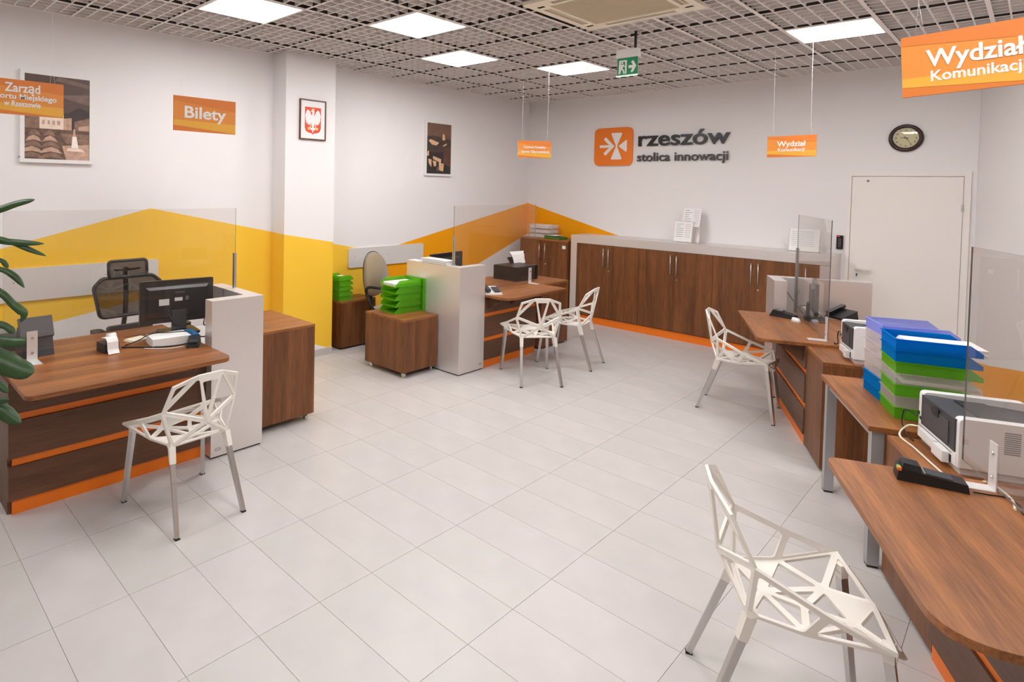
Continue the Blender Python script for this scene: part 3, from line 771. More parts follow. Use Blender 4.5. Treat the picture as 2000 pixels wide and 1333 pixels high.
br2 = thing('leaflet_holder', 'leaflet holder at the right end of the sideboard, seen through the glass screen', 'holder', (2.12, YB - .22, TZ), math.radians(2))
m = MB(); tilted(m, -.15, .15, -.02, 0, .25, .05, .004); m.box(-.15, .15, -.03, .08, 0, .004); m.build('holder', TR['clear'], br2)
m = MB(); tilted(m, -.14, .14, -.024, .01, .25, .05, .002); f = m.build('form', PAPER, br2)
m = MB()
for r in range(8): zz = .22 - r * .022; yy = -.024 + .05 * (zz - .01) / .24 - .0012; m.box(-.12, .09, yy, yy + .0006, zz, zz + .004)
m.build('printed_lines', mat('print_grey_b', (180, 178, 180), .8), f)

# ------------------------------------------------------------------ counters
def counter(label, loc, rz, x0, x1, top, rads, left_over=0.02, brk=True, notch=None, side=False):
    t = thing('service_desk', label, 'desk', loc, rz)
    tx0, tx1, ty0, ty1 = top
    if notch: pts = [(tx0, ty0), (tx1, ty0), (tx1, ty1), (notch[0], ty1), (notch[0], notch[1]), (tx0, notch[1])]; rads = rads + [0, 0]
    else: pts = [(tx0, ty0), (tx1, ty0), (tx1, ty1), (tx0, ty1)]
    m = MB(); m.prism(rpoly(pts, rads, 8), .728, .752, 'z'); m.build('tabletop', WX, t, bevel=.003)
    for z0, z1 in ((0.0, .079), (.269, .311), (.518, .557)):
        m = MB(); m.box(x0, x1, .012, .03, z0, z1); m.build('orange_strip', ORANGE, t)
    for z0, z1 in ((.08, .268), (.312, .517), (.558, .727)):
        m = MB(); m.box(x0 - left_over, x1, 0.0, .03, z0, z1); m.build('front_board', WF, t, bevel=.001)
    m = MB(); m.box(x0, x1, .031, .045, 0.0, .727); m.build('back_panel', WZ, t)
    if side:
        m = MB(); m.box(x0 - left_over, x0 - .001, .0305, ty1 - .05, 0, .727); m.build('side_panel', WF, t, bevel=.001)
    if brk:
        for f in (.1, .5, .93):
            x = x0 + f * (x1 - x0)
            m = MB(); m.prism([(-.001, .727), (-.19, .727), (-.001, .60)], x - .012, x + .012, 'x'); m.build('bracket', WF, t)
    return t
def end_panel(label, loc, rz, side_left, depth, wd=.38, th=.10, h=1.055):
    # L-shaped silver end panel: a leg across the front and a side wall running back
    t = thing('end_panel', label, 'panel', loc, rz)
    m = MB(); m.box(0, wd, 0, th, .012, h); m.build('front_leg', SILVER, t, bevel=.002)
    m = MB()
    if side_left: m.box(0, th, th + .0005, depth, .012, h)
    else: m.box(wd - th, wd, th + .0005, depth, .012, h)
    m.build('side_wall', SILVER, t, bevel=.002)
    m = MB(); m.box(.01, wd - .01, .01, th - .01, 0, .012); m.box((.01 if side_left else wd - th + .01), (th - .01 if side_left else wd - .01), th, depth - .01, 0, .012); m.build('base', BLACK, t)
    return t
def oval_badge(par, x, z):
    m = MB(); pts = [(x + .022 * math.cos(2 * PI * k / 20), z + .012 * math.sin(2 * PI * k / 20)) for k in range(20)]
    q = [(x + .0185 * math.cos(2 * PI * k / 20), z + .009 * math.sin(2 * PI * k / 20)) for k in range(20)]
    for k in range(20):
        j = (k + 1) % 20; m.face([(pts[k][0], -.0006, pts[k][1]), (pts[j][0], -.0006, pts[j][1]), (q[j][0], -.0006, q[j][1]), (q[k][0], -.0006, q[k][1])])
    m.box(x - .016, x + .016, -.0008, -.0004, z - .0015, z + .0015)
    m.build('maker_badge', MGREY, par)
def mobile(label, loc, rz, w_, d_, h_, casters=True, cat='cabinet', name='mobile_cabinet'):
    t = thing(name, label, cat, loc, rz); zb_ = .055 if casters else .02
    m = MB(); m.box(0, w_, 0, d_, h_ - .02, h_); m.build('top', WX, t, bevel=.0015)
    m = MB(); m.box(0.001, w_ - .001, .0, .019, zb_, h_ - .0205); m.build('front', WZ, t, bevel=.001)
    m = MB(); m.box(0.001, .019, .0195, d_ - .001, zb_, h_ - .0205); m.box(w_ - .019, w_ - .001, .0195, d_ - .001, zb_, h_ - .0205); m.box(.0195, w_ - .0195, d_ - .02, d_ - .001, zb_, h_ - .0205); m.box(.0195, w_ - .0195, .0195, d_ - .021, zb_, zb_ + .018)
    m.build('carcass', WZ, t, bevel=.001)
    if casters:
        for x in (.05, w_ - .05):
            for y in (.045, d_ - .05):
                m = MB(); m.cyl((x - .011, y, .022), (x + .011, y, .022), .022, n=14); m.box(x - .015, x + .015, y - .012, y + .014, .036, zb_); m.cyl((x - .015, y, .022), (x + .015, y, .022), .006, n=8)
                m.build('castor', [CHROME], t)
    else:
        m = MB(); m.box(.02, w_ - .02, .03, d_ - .02, 0, .02); m.build('base', BLACK, t)
    return t
def screen(label, loc, rz, x0, x1, z0, z1, post_x, bx, post_z, notch=None):
    t = thing('glass_screen', label, 'screen', loc, rz)
    m = MB()
    if notch is None: pts = [(x0, z0), (x1, z0), (x1, z1), (x0, z1)]
    elif notch > (x0 + x1) / 2: pts = [(x0, z0), (notch, z0), (notch, 1.058), (x1, 1.058), (x1, z1), (x0, z1)]
    else: pts = [(x0, 1.058), (notch, 1.058), (notch, z0), (x1, z0), (x1, z1), (x0, z1)]
    m.prism(pts, -.003, .003, 'y')
    for f in m.bm.faces:
        f.normal_update()
        if abs(f.normal.y) < .5: f.material_index = 1
    m.build('pane', [GLASS, GEDGE], t)
    m = MB(); m.box(post_x - .009, post_x + .009, -.012, -.0035, post_z[0], post_z[1]); m.box(post_x - .009, post_x + .009, .0035, .012, post_z[0], post_z[1]); m.build('edge_post', ALU, t)
    m = MB(); m.box(bx - .028, bx + .028, -.007, -.0035, .754, .93); m.box(bx - .03, bx + .03, -.12, -.0035, .7525, .757); b_ = m.build('foot_bracket', BRKT, t)
    for z in (.80, .89):
        m = MB(); m.cyl((bx, -.013, z), (bx, -.0072, z), .008, n=12); m.build('bolt', CHROME, b_)
    return t

# left front counter
counter('left service desk with walnut top and orange stripes nearest the plant', (.10, -2.51, 0), ROT_L, 0.0, 1.10, (-.01, 1.10, -.365, .755), [.05, .07, .0, .02], side=True)
ep1 = end_panel('silver L-shaped end panel right of the nearest left desk', (.175, -1.41, 0), ROT_L, False, .62)
oval_badge(ep1, .05, .058)
mobile('tall walnut cabinet on castors right of the nearest silver end panel', (.045, -1.0, 0), ROT_L, .50, .66, .752)
screen('wide clear glass screen on the nearest left desk', (-.215, -2.50, 0), ROT_L, 0, 1.455, .815, 1.648, 1.450, .145, (1.056, 1.315), notch=1.36)
# left rear counter
ep2 = end_panel('silver L-shaped end panel beside the green tray trolley', (.07, 1.165, 0), ROT_L, True, .75)
oval_badge(ep2, .33, .06)
counter('middle left service desk with walnut top behind two white chairs', (.06, 1.165, 0), ROT_L, .385, 1.30, (.386, 1.425, -.305, .755), [.13, .01, 0, 0], left_over=0)
mobile('walnut cabinet at the right end of the middle left desk', (.035, 2.605, 0), ROT_L, .56, .5, .745, casters=False, name='pedestal_cabinet')
screen('clear glass screen on the middle left desk', (-.09, 1.235, 0), ROT_L, 0.0, 1.39, .765, 1.648, 0.006, 1.305, (1.056, 1.35), notch=.035)
mobile('walnut trolley on castors in front of the silver end panel, carrying green trays', (-.205, .69, 0), ROT_L, .46, .57, .56, name='trolley')
mobile('dark walnut cabinet tucked behind the white column', (-1.385, .845, 0), ROT_L, .50, .29, .535, casters=False, name='pedestal_cabinet')
# right far counter
ep3 = end_panel('silver L-shaped end panel at the far right desk', rf(3.655, -.03), ROT_R, True, .80)
counter('far right service desk with angled walnut top in front of the white door', rf(3.655, 0), ROT_R, .382, 1.455, (.32, 1.455, -.305, .75), [.02, .07, 0, 0], left_over=0, notch=(.384, -.034))
mobile('walnut cabinet between the far right desk and the grey-legged table', rf(2.197, .008), ROT_R, .445, .55, .731, casters=False, name='pedestal_cabinet')
screen('narrow clear glass screen on the far right desk', rf(3.39, .16), ROT_R, 0.0, 1.07, .765, 1.648, 0.0, 1.05, (.77, 1.35))
# table
tb = thing('side_table', 'walnut table with grey metal legs carrying coloured tray stacks', 'table', rf(1.525, -.055), ROT_R)
m = MB(); m.box(0, .90, 0, .60, .685, .71); m.build('tabletop', WX, tb, bevel=.002)
for x in (.03, .83):
    for y in (.02, .52):
        m = MB(); m.box(x, x + .05, y, y + .05, .012, .684); l_ = m.build('leg', GREYMET, tb, bevel=.004)
        m = MB(); m.box(x + .002, x + .048, y + .002, y + .048, 0, .012); m.build('foot', BLACK, l_)
m = MB(); m.box(.081, .829, .03, .055, .64, .684); m.box(.081, .829, .535, .56, .64, .684); m.build('apron_rail', GREYMET, tb)
# near right cabinet and counter
mobile('walnut cabinet under the nearest large white printer', rf(.60, .012), ROT_R, .56, .58, .688, casters=False, name='pedestal_cabinet')
counter('near right service desk with walnut top, nearest the camera', rf(.70, 0), ROT_R, .665, 1.76, (.68, 1.775, -.37, .75), [.045, .14, 0, 0], left_over=0)
screen('clear glass screen on the near right desk, cut by the picture edge', rf(.19, .14), ROT_R, 0.0, 1.42, .765, 1.64, 1.41, .245, (.77, 1.3))

# ------------------------------------------------------------------ white openwork chairs
def facet_shell():
    N = {
        'UL': (-.190, -.222, .772), 'TL': (-.068, -.268, .820), 'ML': (-.215, -.150, .622), 'K': (0, -.232, .548),
        'TL2': (-.060, -.264, .790), 'RL': (-.158, -.158, .43),
        'PL': (-.250, .045, .540), 'FL': (-.272, .215, .478), 'SL': (-.205, .0, .435), 'LL': (-.20, .262, .425)}
    for k in list(N):
        if k.endswith('L') or k == 'TL2':
            p = N[k]; N[{'TL2': 'TR2'}.get(k, k[:-1] + 'R')] = (-p[0], p[1], p[2])
    N.update({'B': (0, -.085, .424), 'X': (-.085, .125, .428), 'C': (.035, .035, .419), 'D': (.10, .165, .434), 'FM': (-.01, .25, .452)})
    F = [('UL', 'TL', 'ML'), ('TL', 'TR', 'TR2', 'TL2'), ('TL2', 'TR2', 'K'), ('UR', 'MR', 'TR'), ('ML', 'TL', 'TL2', 'K'), ('MR', 'K', 'TR2', 'TR'),
         ('ML', 'K', 'RL'), ('K', 'MR', 'RR'), ('RL', 'K', 'RR'),
         ('ML', 'RL', 'SL', 'PL'), ('PL', 'SL', 'FL'), ('MR', 'PR', 'SR', 'RR'), ('PR', 'FR', 'SR'),
         ('RL', 'B', 'SL'), ('RR', 'SR', 'B'), ('RL', 'RR', 'B'),
         ('SL', 'B', 'X'), ('SL', 'X', 'FL'), ('FL', 'X', 'FM'), ('B', 'C', 'X'), ('X', 'C', 'D'), ('X', 'D', 'FM'), ('FM', 'D', 'FR'),
         ('D', 'SR', 'FR'), ('C', 'SR', 'D'), ('B', 'SR', 'C'),
         ('FL', 'FM', 'LL'), ('FR', 'LR', 'FM'), ('LL', 'FM', 'LR')]
    cnt = {}
    for f in F:
        for a_, b_ in zip(f, f[1:] + f[:1]): cnt[frozenset((a_, b_))] = cnt.get(frozenset((a_, b_)), 0) + 1
    m = MB()
    for f in F:
        P = [Vector(N[k]) for k in f]; n = len(P); w_ = []
        for i in range(n): w_.append(.019 if cnt[frozenset((f[i], f[(i + 1) % n]))] == 1 else .0115)
        nrm = (P[1] - P[0]).cross(P[2] - P[0])
        Q = []
        for i in range(n):
            e1 = (P[(i + 1) % n] - P[i]).normalized(); e2 = (P[i - 1] - P[i]).normalized()
            s_ = max(e1.cross(e2).length, .2)
            Q.append(P[i] + e1 * (w_[i - 1] / s_) + e2 * (w_[i] / s_))
        c_ = sum(P, Vector()) / n
        ok = all((Q[(i + 1) % n] - Q[i]).dot(P[(i + 1) % n] - P[i]) > 0 for i in range(n))
        if not ok or f in (('RL', 'B', 'SL'), ('X', 'D', 'FM')):
            m.face(P); continue
        # soften the inner corners: two points per corner
        rr = []
        for i in range(n):
            a_ = Q[i - 1]; b_ = Q[(i + 1) % n]; q = Q[i]
            d0 = min(.010, (a_ - q).length * .3); d1 = min(.010, (b_ - q).length * .3)
            rr.append((q + (a_ - q).normalized() * d0, q + (q * 0 + (a_ - q).normalized() * d0 + (b_ - q).normalized() * d1) * .28, q + (b_ - q).normalized() * d1))
        for i in range(n):
            j = (i + 1) % n
            m.face([P[i], P[j], rr[j][0], rr[i][2]])
            m.face([P[i], rr[i][2], rr[i][1], rr[i][0]])
    bmesh.ops.remove_doubles(m.bm, verts=m.bm.verts, dist=1e-5)
    return m, N
def make_chair(loc, rz, label):
    t = thing('openwork_chair', label, 'chair', loc, rz, 'white openwork chairs with aluminium legs')
    m, N = facet_shell()
    sh = m.build('shell', CHAIRW, t)
    so = sh.modifiers.new('thick', 'SOLIDIFY'); so.thickness = .011; so.offset = 0
    bv = sh.modifiers.new('soft', 'BEVEL'); bv.width = .002; bv.segments = 1; bv.limit_method = 'ANGLE'; bv.angle_limit = .9
    for sx in (-1, 1):
        top = Vector((sx * .158, -.153, .415)); foot = Vector((sx * .192, -.292, .006))
        k = top.lerp(foot, .17)
        m = MB(); m.hexa([top + Vector(p) for p in ((-.014, -.012, .0), (.014, -.012, 0), (.014, .012, 0), (-.014, .012, 0))], [Vector(N['RL' if sx < 0 else 'RR']) + Vector(p) for p in ((-.008, -.004, .03), (.008, -.004, .03), (.02, .03, .012), (-.02, .03, .012))])
        m.bar(top + Vector((0, 0, .012)), k, .034, .034, w1=.031); m.build('socket', CHAIRW, t, bevel=.002)
        m = MB(); m.bar(top.lerp(foot, .1), foot, .028, .028, w1=.023); m.bm.normal_update(); lg_ = m.build('leg', ALU, t, bevel=.003)
        m = MB(); m.bar(foot, foot + Vector((0, 0, -.006)), .025, .025); m.build('foot_cap', BLACK, lg_)
        top = Vector((sx * .212, .212, .446)); foot = Vector((sx * .240, .268, .006)); k = top.lerp(foot, .06)
        m = MB(); m.bar(top + Vector((0, 0, .024)), k, .036, .034, w1=.030); m.build('socket', CHAIRW, t, bevel=.002)
        m = MB(); m.bar(top, foot, .028, .028, w1=.023); lg_ = m.build('leg', ALU, t, bevel=.003)
        m = MB(); m.bar(foot, foot + Vector((0, 0, -.006)), .025, .025); m.build('foot_cap', BLACK, lg_)
    return t
def heading(dx, dy): return math.atan2(-dx, dy)   # local +y looks along (dx, dy)
ch = make_chair((.60, -1.76, 0), heading(-1, -.05), 'white openwork chair in front of the nearest left desk')
dup(ch, (.55, 1.70, 0), heading(-.46, .36), 'white openwork chair seen from behind, left of the pair at the middle desk')
dup(ch, (.506, 2.46, 0), heading(-.985, -.17), 'white openwork chair seen sideways, right of the pair before the sideboard')
dup(ch, (2.19, 2.362, 0), heading(.983, .18), 'white openwork chair at the far right desk')
dup(ch, (3.335, -.775, 0), heading(.89, .45), 'white openwork chair largest and closest to the camera')

# ------------------------------------------------------------------ staff chairs
def star_base(t, m_=BLACK, z=.09, r=.30):
    for k in range(5):
        an = 2 * PI * k / 5 + .3; c_, s_ = math.cos(an), math.sin(an)
        m = MB(); m.bar((.03 * c_, .03 * s_, z + .02), (r * c_, r * s_, z - .02), .04, .03, w1=.025); sp = m.build('base_spoke', m_, t, bevel=.004)
        m = MB(); m.cyl((r * c_ - .02 * s_, r * s_ + .02 * c_, .03), (r * c_ + .02 * s_, r * s_ - .02 * c_, .03), .03, n=14); m.box(r * c_ - .01, r * c_ + .01, r * s_ - .01, r * s_ + .01, .03, z - .02); m.build('castor', BLACK, sp)
    m = MB(); m.cyl((0, 0, z - .02), (0, 0, .40), .024, n=14); m.cyl((0, 0, z - .02), (0, 0, .25), .035, n=14); m.build('gas_lift', m_, t)
def bow(pts2, y, curve, r, m, close=True):
    P = [(x, y(x, z), z) for x, z in pts2]
    m.tube(P + [P[0]], r, 8, sub=1, smooth=False)
# black net chair behind the nearest left desk
oc = thing('office_chair', 'black mesh office chair with headrest behind the nearest left desk', 'chair', (-.82, -1.50, 0), heading(1, .06)); oc.scale = (1, 1, .965)
star_base(oc)
m = MB(); m.prism(rrect(-.25, .25, -.22, .25, .09), .43, .50, 'z'); m.build('seat', BLKFAB, oc, bevel=.02, seg=3)
yb_ = lambda x, z: -.225 - .10 * (z - .6) + .28 * x * x
out = rpoly([(-.225, .60), (.225, .60), (.268, 1.0), (.20, 1.10), (-.20, 1.10), (-.268, 1.0)], [.07, .07, .09, .06, .06, .09], 6)
out = [(x, z + .0) for x, z in out]
out = [(x * .98, .80 + (z - .60) * .62) for x, z in out]
m = MB(); bow(out, yb_, 0, .015, m); m.build('back_frame', BLACK, oc)
m = MB()
g = 10
xs_ = [min(p[0] for p in out), max(p[0] for p in out)]
def insidez(x):
    zs = []
    for (xa, za), (xb, zb2) in zip(out, out[1:] + out[:1]):
        if (xa - x) * (xb - x) <= 0 and abs(xa - xb) > 1e-9: zs.append(za + (zb2 - za) * (x - xa) / (xb - xa))
    return min(zs), max(zs)
cols = []
for k in range(g + 1):
    x = xs_[0] * .985 + (xs_[1] - xs_[0]) * .985 * k / g
    z0, z1 = insidez(x); cols.append([m.bm.verts.new((x, yb_(x, z0 + (z1 - z0) * q / 6), z0 + (z1 - z0) * q / 6)) for q in range(7)])
for a_, b_ in zip(cols, cols[1:]):
    for q in range(6): m.bm.faces.new((a_[q], b_[q], b_[q + 1], a_[q + 1])).smooth = True
m.build('back_net', MESHF, oc)
m = MB(); m.tube([(0, -.30, .45), (0, -.36, .62), (0, -.315, .80), (0, -.30, 1.0), (0, -.32, 1.12), (0, -.30, 1.18)], .02, 8); m.build('spine', BLACK, oc)
lum = rpoly([(-.17, .62), (.17, .62), (.18, .73), (-.18, .73)], [.03] * 4, 4)
m = MB()
m.hexa([(x, -.245 + .35 * x * x, z) for x, z in lum], [(x, -.215 + .35 * x * x, z) for x, z in lum]); m.build('lumbar_support', DGREY, oc)
hd = rrect(-.148, .148, 1.115, 1.245, .028, 4)
yh_ = lambda x, z: -.265 + .5 * x * x - .10 * (z - 1.1)
m = MB(); bow(hd, yh_, 0, .013, m); m.tube([(-.10, yh_(-.1, 1.17) - .012, 1.172), (0, yh_(0, 1.16) - .02, 1.165), (.10, yh_(.1, 1.17) - .012, 1.172)], .008, 6); m.build('headrest_frame', BLACK, oc)
m = MB()
cols = []
for k in range(9):
    x = -.145 + .29 * k / 8; cols.append([m.bm.verts.new((x, yh_(x, z), z)) for z in (1.118, 1.16, 1.20, 1.242)])
for a_, b_ in zip(cols, cols[1:]):
    for q in range(3): m.bm.faces.new((a_[q], b_[q], b_[q + 1], a_[q + 1])).smooth = True
m.build('headrest_net', MESHF, oc)
for sx in (-1, 1):
    m = MB(); m.prism(rrect(sx * .30 - .04, sx * .30 + .04, -.12, .14, .035), .725, .75, 'z'); ar = m.build('armrest', BLACK, oc, bevel=.006)
    m = MB(); m.bar((sx * .25, .0, .47), (sx * .30, .0, .56), .05, .03); m.bar((sx * .30, 0, .55), (sx * .30, 0, .725), .05, .035); m.build('armrest_post', DGREY, ar)

def oval_back(W_, H_, z0, th, curve, n=28, pow_=2.4, taper=.0):
    pts = []
    for k in range(n):
        an = 2 * PI * k / n; c_, s_ = math.cos(an), math.sin(an)
        x = W_ / 2 * math.copysign(abs(c_) ** (2 / pow_), c_); z = H_ / 2 * math.copysign(abs(s_) ** (2 / pow_), s_)
        pts.append((x * (1 - taper * z / H_), z0 + H_ / 2 + z))
    return pts
def loop_arm(sx, m_, t):
    m = MB(); m.tube([(sx * .24, -.08, .47), (sx * .285, -.12, .52), (sx * .29, -.20, .68), (sx * .29, -.19, .735), (sx * .29, -.13, .755), (sx * .29, .10, .755), (sx * .29, .16, .745)], .017, 10, sub=5); return m.build('armrest', m_, t)
bc = thing('office_chair', 'beige fabric office chair behind the middle left desk', 'chair', (-1.03, 1.345, 0), heading(.97, .22)); bc.scale = (1, 1, .955)
star_base(bc, r=.25)
m = MB(); m.prism(rrect(-.23, .23, -.21, .24, .1), .43, .50, 'z'); m.build('seat', BEIGE, bc, bevel=.025, seg=3)
ov = oval_back(.42, .52, .60, .06, 0, taper=.25)
m = MB(); m.hexa([(x, -.30 - .10 * (z - .6) + .4 * x * x, z) for x, z in ov], [(x * .9, -.245 - .10 * (z - .6) + .4 * x * x, .86 + (z - .86) * .92) for x, z in ov]); m.build('backrest', BEIGE, bc, bevel=.012, seg=3, smooth=True)
m = MB(); m.hexa([(x * .9, -.325 - .10 * (z - .6) + .4 * x * x, .86 + (z - .86) * .92) for x, z in ov], [(x * 1.03, -.301 - .10 * (z - .6) + .4 * x * x, .86 + (z - .86) * 1.03) for x, z in ov]); m.build('back_shell', BLACK, bc)
m = MB(); m.tube([(0, -.1, .42), (0, -.32, .44), (0, -.36, .56), (0, -.33, .70)], .022, 8); m.build('back_bracket', BLACK, bc)
for sx in (-1, 1): loop_arm(sx, BLACK, bc)
m = MB(); m.cyl((.20, -.06, .46), (.25, -.06, .46), .035, n=12); m.build('arm_knob', BLACK, bc)
kc = thing('office_chair', 'black padded office chair behind the coloured trays on the right', 'chair', rf(1.98, 1.02), heading(-.98, -.15))
star_base(kc)
m = MB(); m.prism(rrect(-.23, .23, -.21, .24, .1), .43, .50, 'z'); m.build('seat', BLKFAB, kc, bevel=.025, seg=3)
ov = oval_back(.42, .47, .60, .06, 0, pow_=2.7, taper=.12)
m = MB(); m.hexa([(x * .97, -.285 - .10 * (z - .6) + .35 * x * x, z) for x, z in ov], [(x * .9, -.235 - .10 * (z - .6) + .35 * x * x, .84 + (z - .84) * .92) for x, z in ov]); m.build('backrest', BLKFAB, kc, bevel=.012, seg=3, smooth=True)
m = MB(); m.hexa([(x * .9, -.315 - .10 * (z - .6) + .35 * x * x, .84 + (z - .84) * .92) for x, z in ov], [(x, -.286 - .10 * (z - .6) + .35 * x * x, z) for x, z in ov]); m.build('back_shell', BLACK, kc)
m = MB(); m.tube([(0, -.1, .42), (0, -.31, .44), (0, -.35, .56), (0, -.325, .70)], .022, 8); m.cyl((-.03, -.345, .58), (.045, -.345, .58), .022, n=10); m.build('back_bracket', BLACK, kc)

# ------------------------------------------------------------------ tray stacks
gl = [o_ + ' green letter tray of the stack on the front trolley' for o_ in ORD]
stack(['green'] * 5, (-.575, .985, .5605), math.radians(176), .25, .33, .062, gl, 'green trays on the front trolley', jit=.004)
sheets('white papers lying in the top green tray on the front trolley', (-.575, .985, .5605 + 4 * .0665 + .0035), math.radians(-5), .21, .29, .03, 4)
gt = tray('green', .25, .33, .026, 'letter_tray'); gt.rotation_euler = (math.radians(90), 0, 0); gt.location = (-.52, 1.158, .5605 + .15); gt.location.z = .5605 + .335 / 2
tag(gt, 'green letter tray standing upright between the tray stack and the silver panel', 'tray')
gl = [o_ + ' green tray on the cabinet behind the white column' for o_ in ORD]
stack(['green'] * 5, (-1.535, .945, .5355), math.radians(4), .20, .20, .052, gl, 'green trays behind the column', jit=.006)
sheets('papers in the top green tray behind the column', (-1.535, .945, .5355 + 4 * .0565 + .0035), .05, .17, .16, .03, 4)
kinds = ['blue', 'blue', 'clear', 'clear', 'clear', 'clear', 'violet']
nm = ['lower of the two blue trays at the bottom of the left stack', 'upper of the two blue trays at the bottom of the left stack', 'lowest clear tray of the left stack', 'second lowest clear tray of the left stack', 'second highest clear tray of the left stack', 'highest clear tray of the left stack', 'translucent violet tray on top of the left stack']
stack(kinds, rf(1.205, .285, .7105), ROT_R + math.radians(2), .25, .34, .0555, [n_ for n_ in nm], 'trays in the left stack on the table', jit=.003)
kinds = ['green', 'clear', 'green', 'clear', 'green', 'blue', 'blue']
nm = ['lowest green tray of the right stack', 'lower clear tray of the right stack', 'middle green tray of the right stack', 'upper clear tray of the right stack', 'highest green tray of the right stack', 'lower blue tray near the top of the right stack', 'topmost blue tray of the right stack']
stack(kinds, rf(.922, .275, .7105), ROT_R - math.radians(3), .25, .34, .0535, [n_ + ' on the right-hand table' for n_ in nm], 'trays in the right stack on the table', jit=.003)
sheets('papers sticking out of the topmost blue tray on the right-hand table', rf(.920, .315, .7105 + 6 * .058 + .004), ROT_R - .05, .21, .30, .03, 5)
sheets('papers in the upper clear tray of the right stack on the table', rf(.915, .29, .7105 + 3 * .058 + .003), ROT_R - .05, .20, .29, .02, 4)

# ------------------------------------------------------------------ monitors
def monitor(label, loc, rz, W_, H_, zc_, logo=None, base_y=(-.13, .09)):
    # screen faces local +y (staff), back faces local -y
    t = thing('monitor', label, 'monitor', loc, rz)
    w2, h2 = W_ / 2, H_ / 2
    m = MB(); m.prism(rrect(-w2, w2, zc_ - h2, zc_ + h2, .008, 3), .0, .028, 'y'); m.build('casing', BLACK, t, bevel=.003)
    m = MB(); m.hexa([(-w2 * .86, 0, zc_ - h2 * .8), (w2 * .86, 0, zc_ - h2 * .8), (w2 * .86, 0, zc_ + h2 * .72), (-w2 * .86, 0, zc_ + h2 * .72)], [(-w2 * .78, -.022, zc_ - h2 * .7), (w2 * .78, -.022, zc_ - h2 * .7), (w2 * .78, -.022, zc_ + h2 * .6), (-w2 * .78, -.022, zc_ + h2 * .6)])
    bk = m.build('back_cover', BLACK, t, bevel=.004)
    m = MB(); m.box(-w2 + .015, w2 - .015, .0282, .029, zc_ - h2 + .018, zc_ + h2 - .015); m.build('display', BLACKG, t)
    m = MB(); m.hexa([(-.05, -.05, .012), (.05, -.05, .012), (.05, -.022, .012), (-.05, -.022, .012)], [(-.05, -.045, zc_ - h2 * .4), (.05, -.045, zc_ - h2 * .4), (.05, -.0225, zc_ - h2 * .4), (-.05, -.0225, zc_ - h2 * .4)]); m.build('stand', DGREY, t, bevel=.006)
    m = MB(); m.prism(rrect(-.13, .13, base_y[0], base_y[1], .03), 0, .012, 'z'); m.build('base', BLACK, t, bevel=.003)
    if logo:
        lettering(logo, .028, mat('monitor_mark', (112, 108, 108), .5), bk, (.01, -.0225, zc_ + h2 * .44), .0003, .0004)
        for x, z, a_, b_ in ((-.10, .0, .07, .045), (.0, .015, .055, .025), (.06, .02, .022, .028)):
            m = MB(); m.box(x - a_ / 2, x + a_ / 2, -.0232, -.0223, zc_ + z - b_ / 2, zc_ + z + b_ / 2); m.build('label_sticker', PAPER if x < .03 else MGREY, bk)
    return t
DZ = .7525
bx = thing('parts_box', 'white cardboard box with blue end label under the black monitor', 'box', (-.115, -1.55, DZ), math.radians(84))
m = MB(); m.box(-.15, .15, -.085, .085, 0, .052); m.build('carton', PAPER, bx, bevel=.002)
m = MB(); m.box(.095, .1505, -.0856, .0856, .002, .0526); m.build('blue_end', BLUEP, bx)
lettering('BOX', .045, SIGN_T, bx, (.122, -.0862, .026), .0003, .0006, width=.05)
mo = monitor('black monitor seen from behind on the nearest left desk', (-.385, -1.405, DZ), math.radians(83), .515, .305, .222, 'iiyama')
monitor('black monitor behind paper pile on the middle left desk', (-.52, 1.62, DZ), math.radians(96), .56, .33, .20)
mo3 = monitor('slim dark monitor seen edge-on behind the far right glass screen', rf(3.17, .245, DZ), ROT_R + math.radians(-9), .42, .27, .20, base_y=(-.065, .09))

# left desk clutter
pt = thing('pos_terminal', 'dark grey cash register terminal with tilted screen at the left end of the nearest desk', 'terminal', (-.345, -2.31, DZ), ROT_L + .05)
m = MB(); m.hexa([(-.085, -.07, 0), (.085, -.07, 0), (.085, .1, 0), (-.085, .1, 0)], [(-.085, -.02, .17), (.085, -.02, .17), (.085, .06, .17), (-.085, .06, .17)]); m.build('stand', DGREY, pt, bevel=.008)
m = MB(); m.hexa([(-.09, -.055, .12), (.09, -.055, .12), (.09, -.02, .10), (-.09, -.02, .10)], [(-.09, -.0, .235), (.09, -.0, .235), (.09, .035, .225), (-.09, .035, .225)]); m.build('screen_unit', mat('terminal_grey', (70, 68, 72), .4), pt, bevel=.004)
rp = thing('receipt_printer', 'grey receipt printer partly hidden by plant leaves', 'printer', (-.60, -2.46, DZ), ROT_L)
m = MB(); m.box(-.09, .09, -.09, .09, 0, .075); m.build('body', DGREY, rp, bevel=.008)
m = MB(); m.prism(rrect(-.085, .085, -.085, .07, .01), .0755, .12, 'z'); m.build('lid', MGREY, rp, bevel=.01)
rl = thing('card_printer', 'small terminal with white receipt paper hanging over its front', 'terminal', (-.115, -1.945, DZ), ROT_L + .1)
m = MB(); m.box(-.045, .045, -.02, .10, 0, .058); m.build('body', DGREY, rl, bevel=.006)
m = MB(); P_ = [(-.018, .098), (-.032, .094), (-.045, .075), (-.05, .03), (-.066, .004)]
for (y0, z0), (y1, z1) in zip(P_, P_[1:]): m.face([(-.04, y0, z0), (.028, y0, z0), (.028, y1, z1), (-.04, y1, z1)])
m.face([(-.04, .04, .092), (.028, .04, .092), (.028, -.018, .098), (-.04, -.018, .098)])
pp = m.build('paper_strip', PAPER, rl); s_ = pp.modifiers.new('thick', 'SOLIDIFY'); s_.thickness = .0015
m = MB(); m.cyl((-.005, .04, .085), (.045, .04, .085), .026, n=18); m.build('paper_roll', PAPER, rl)
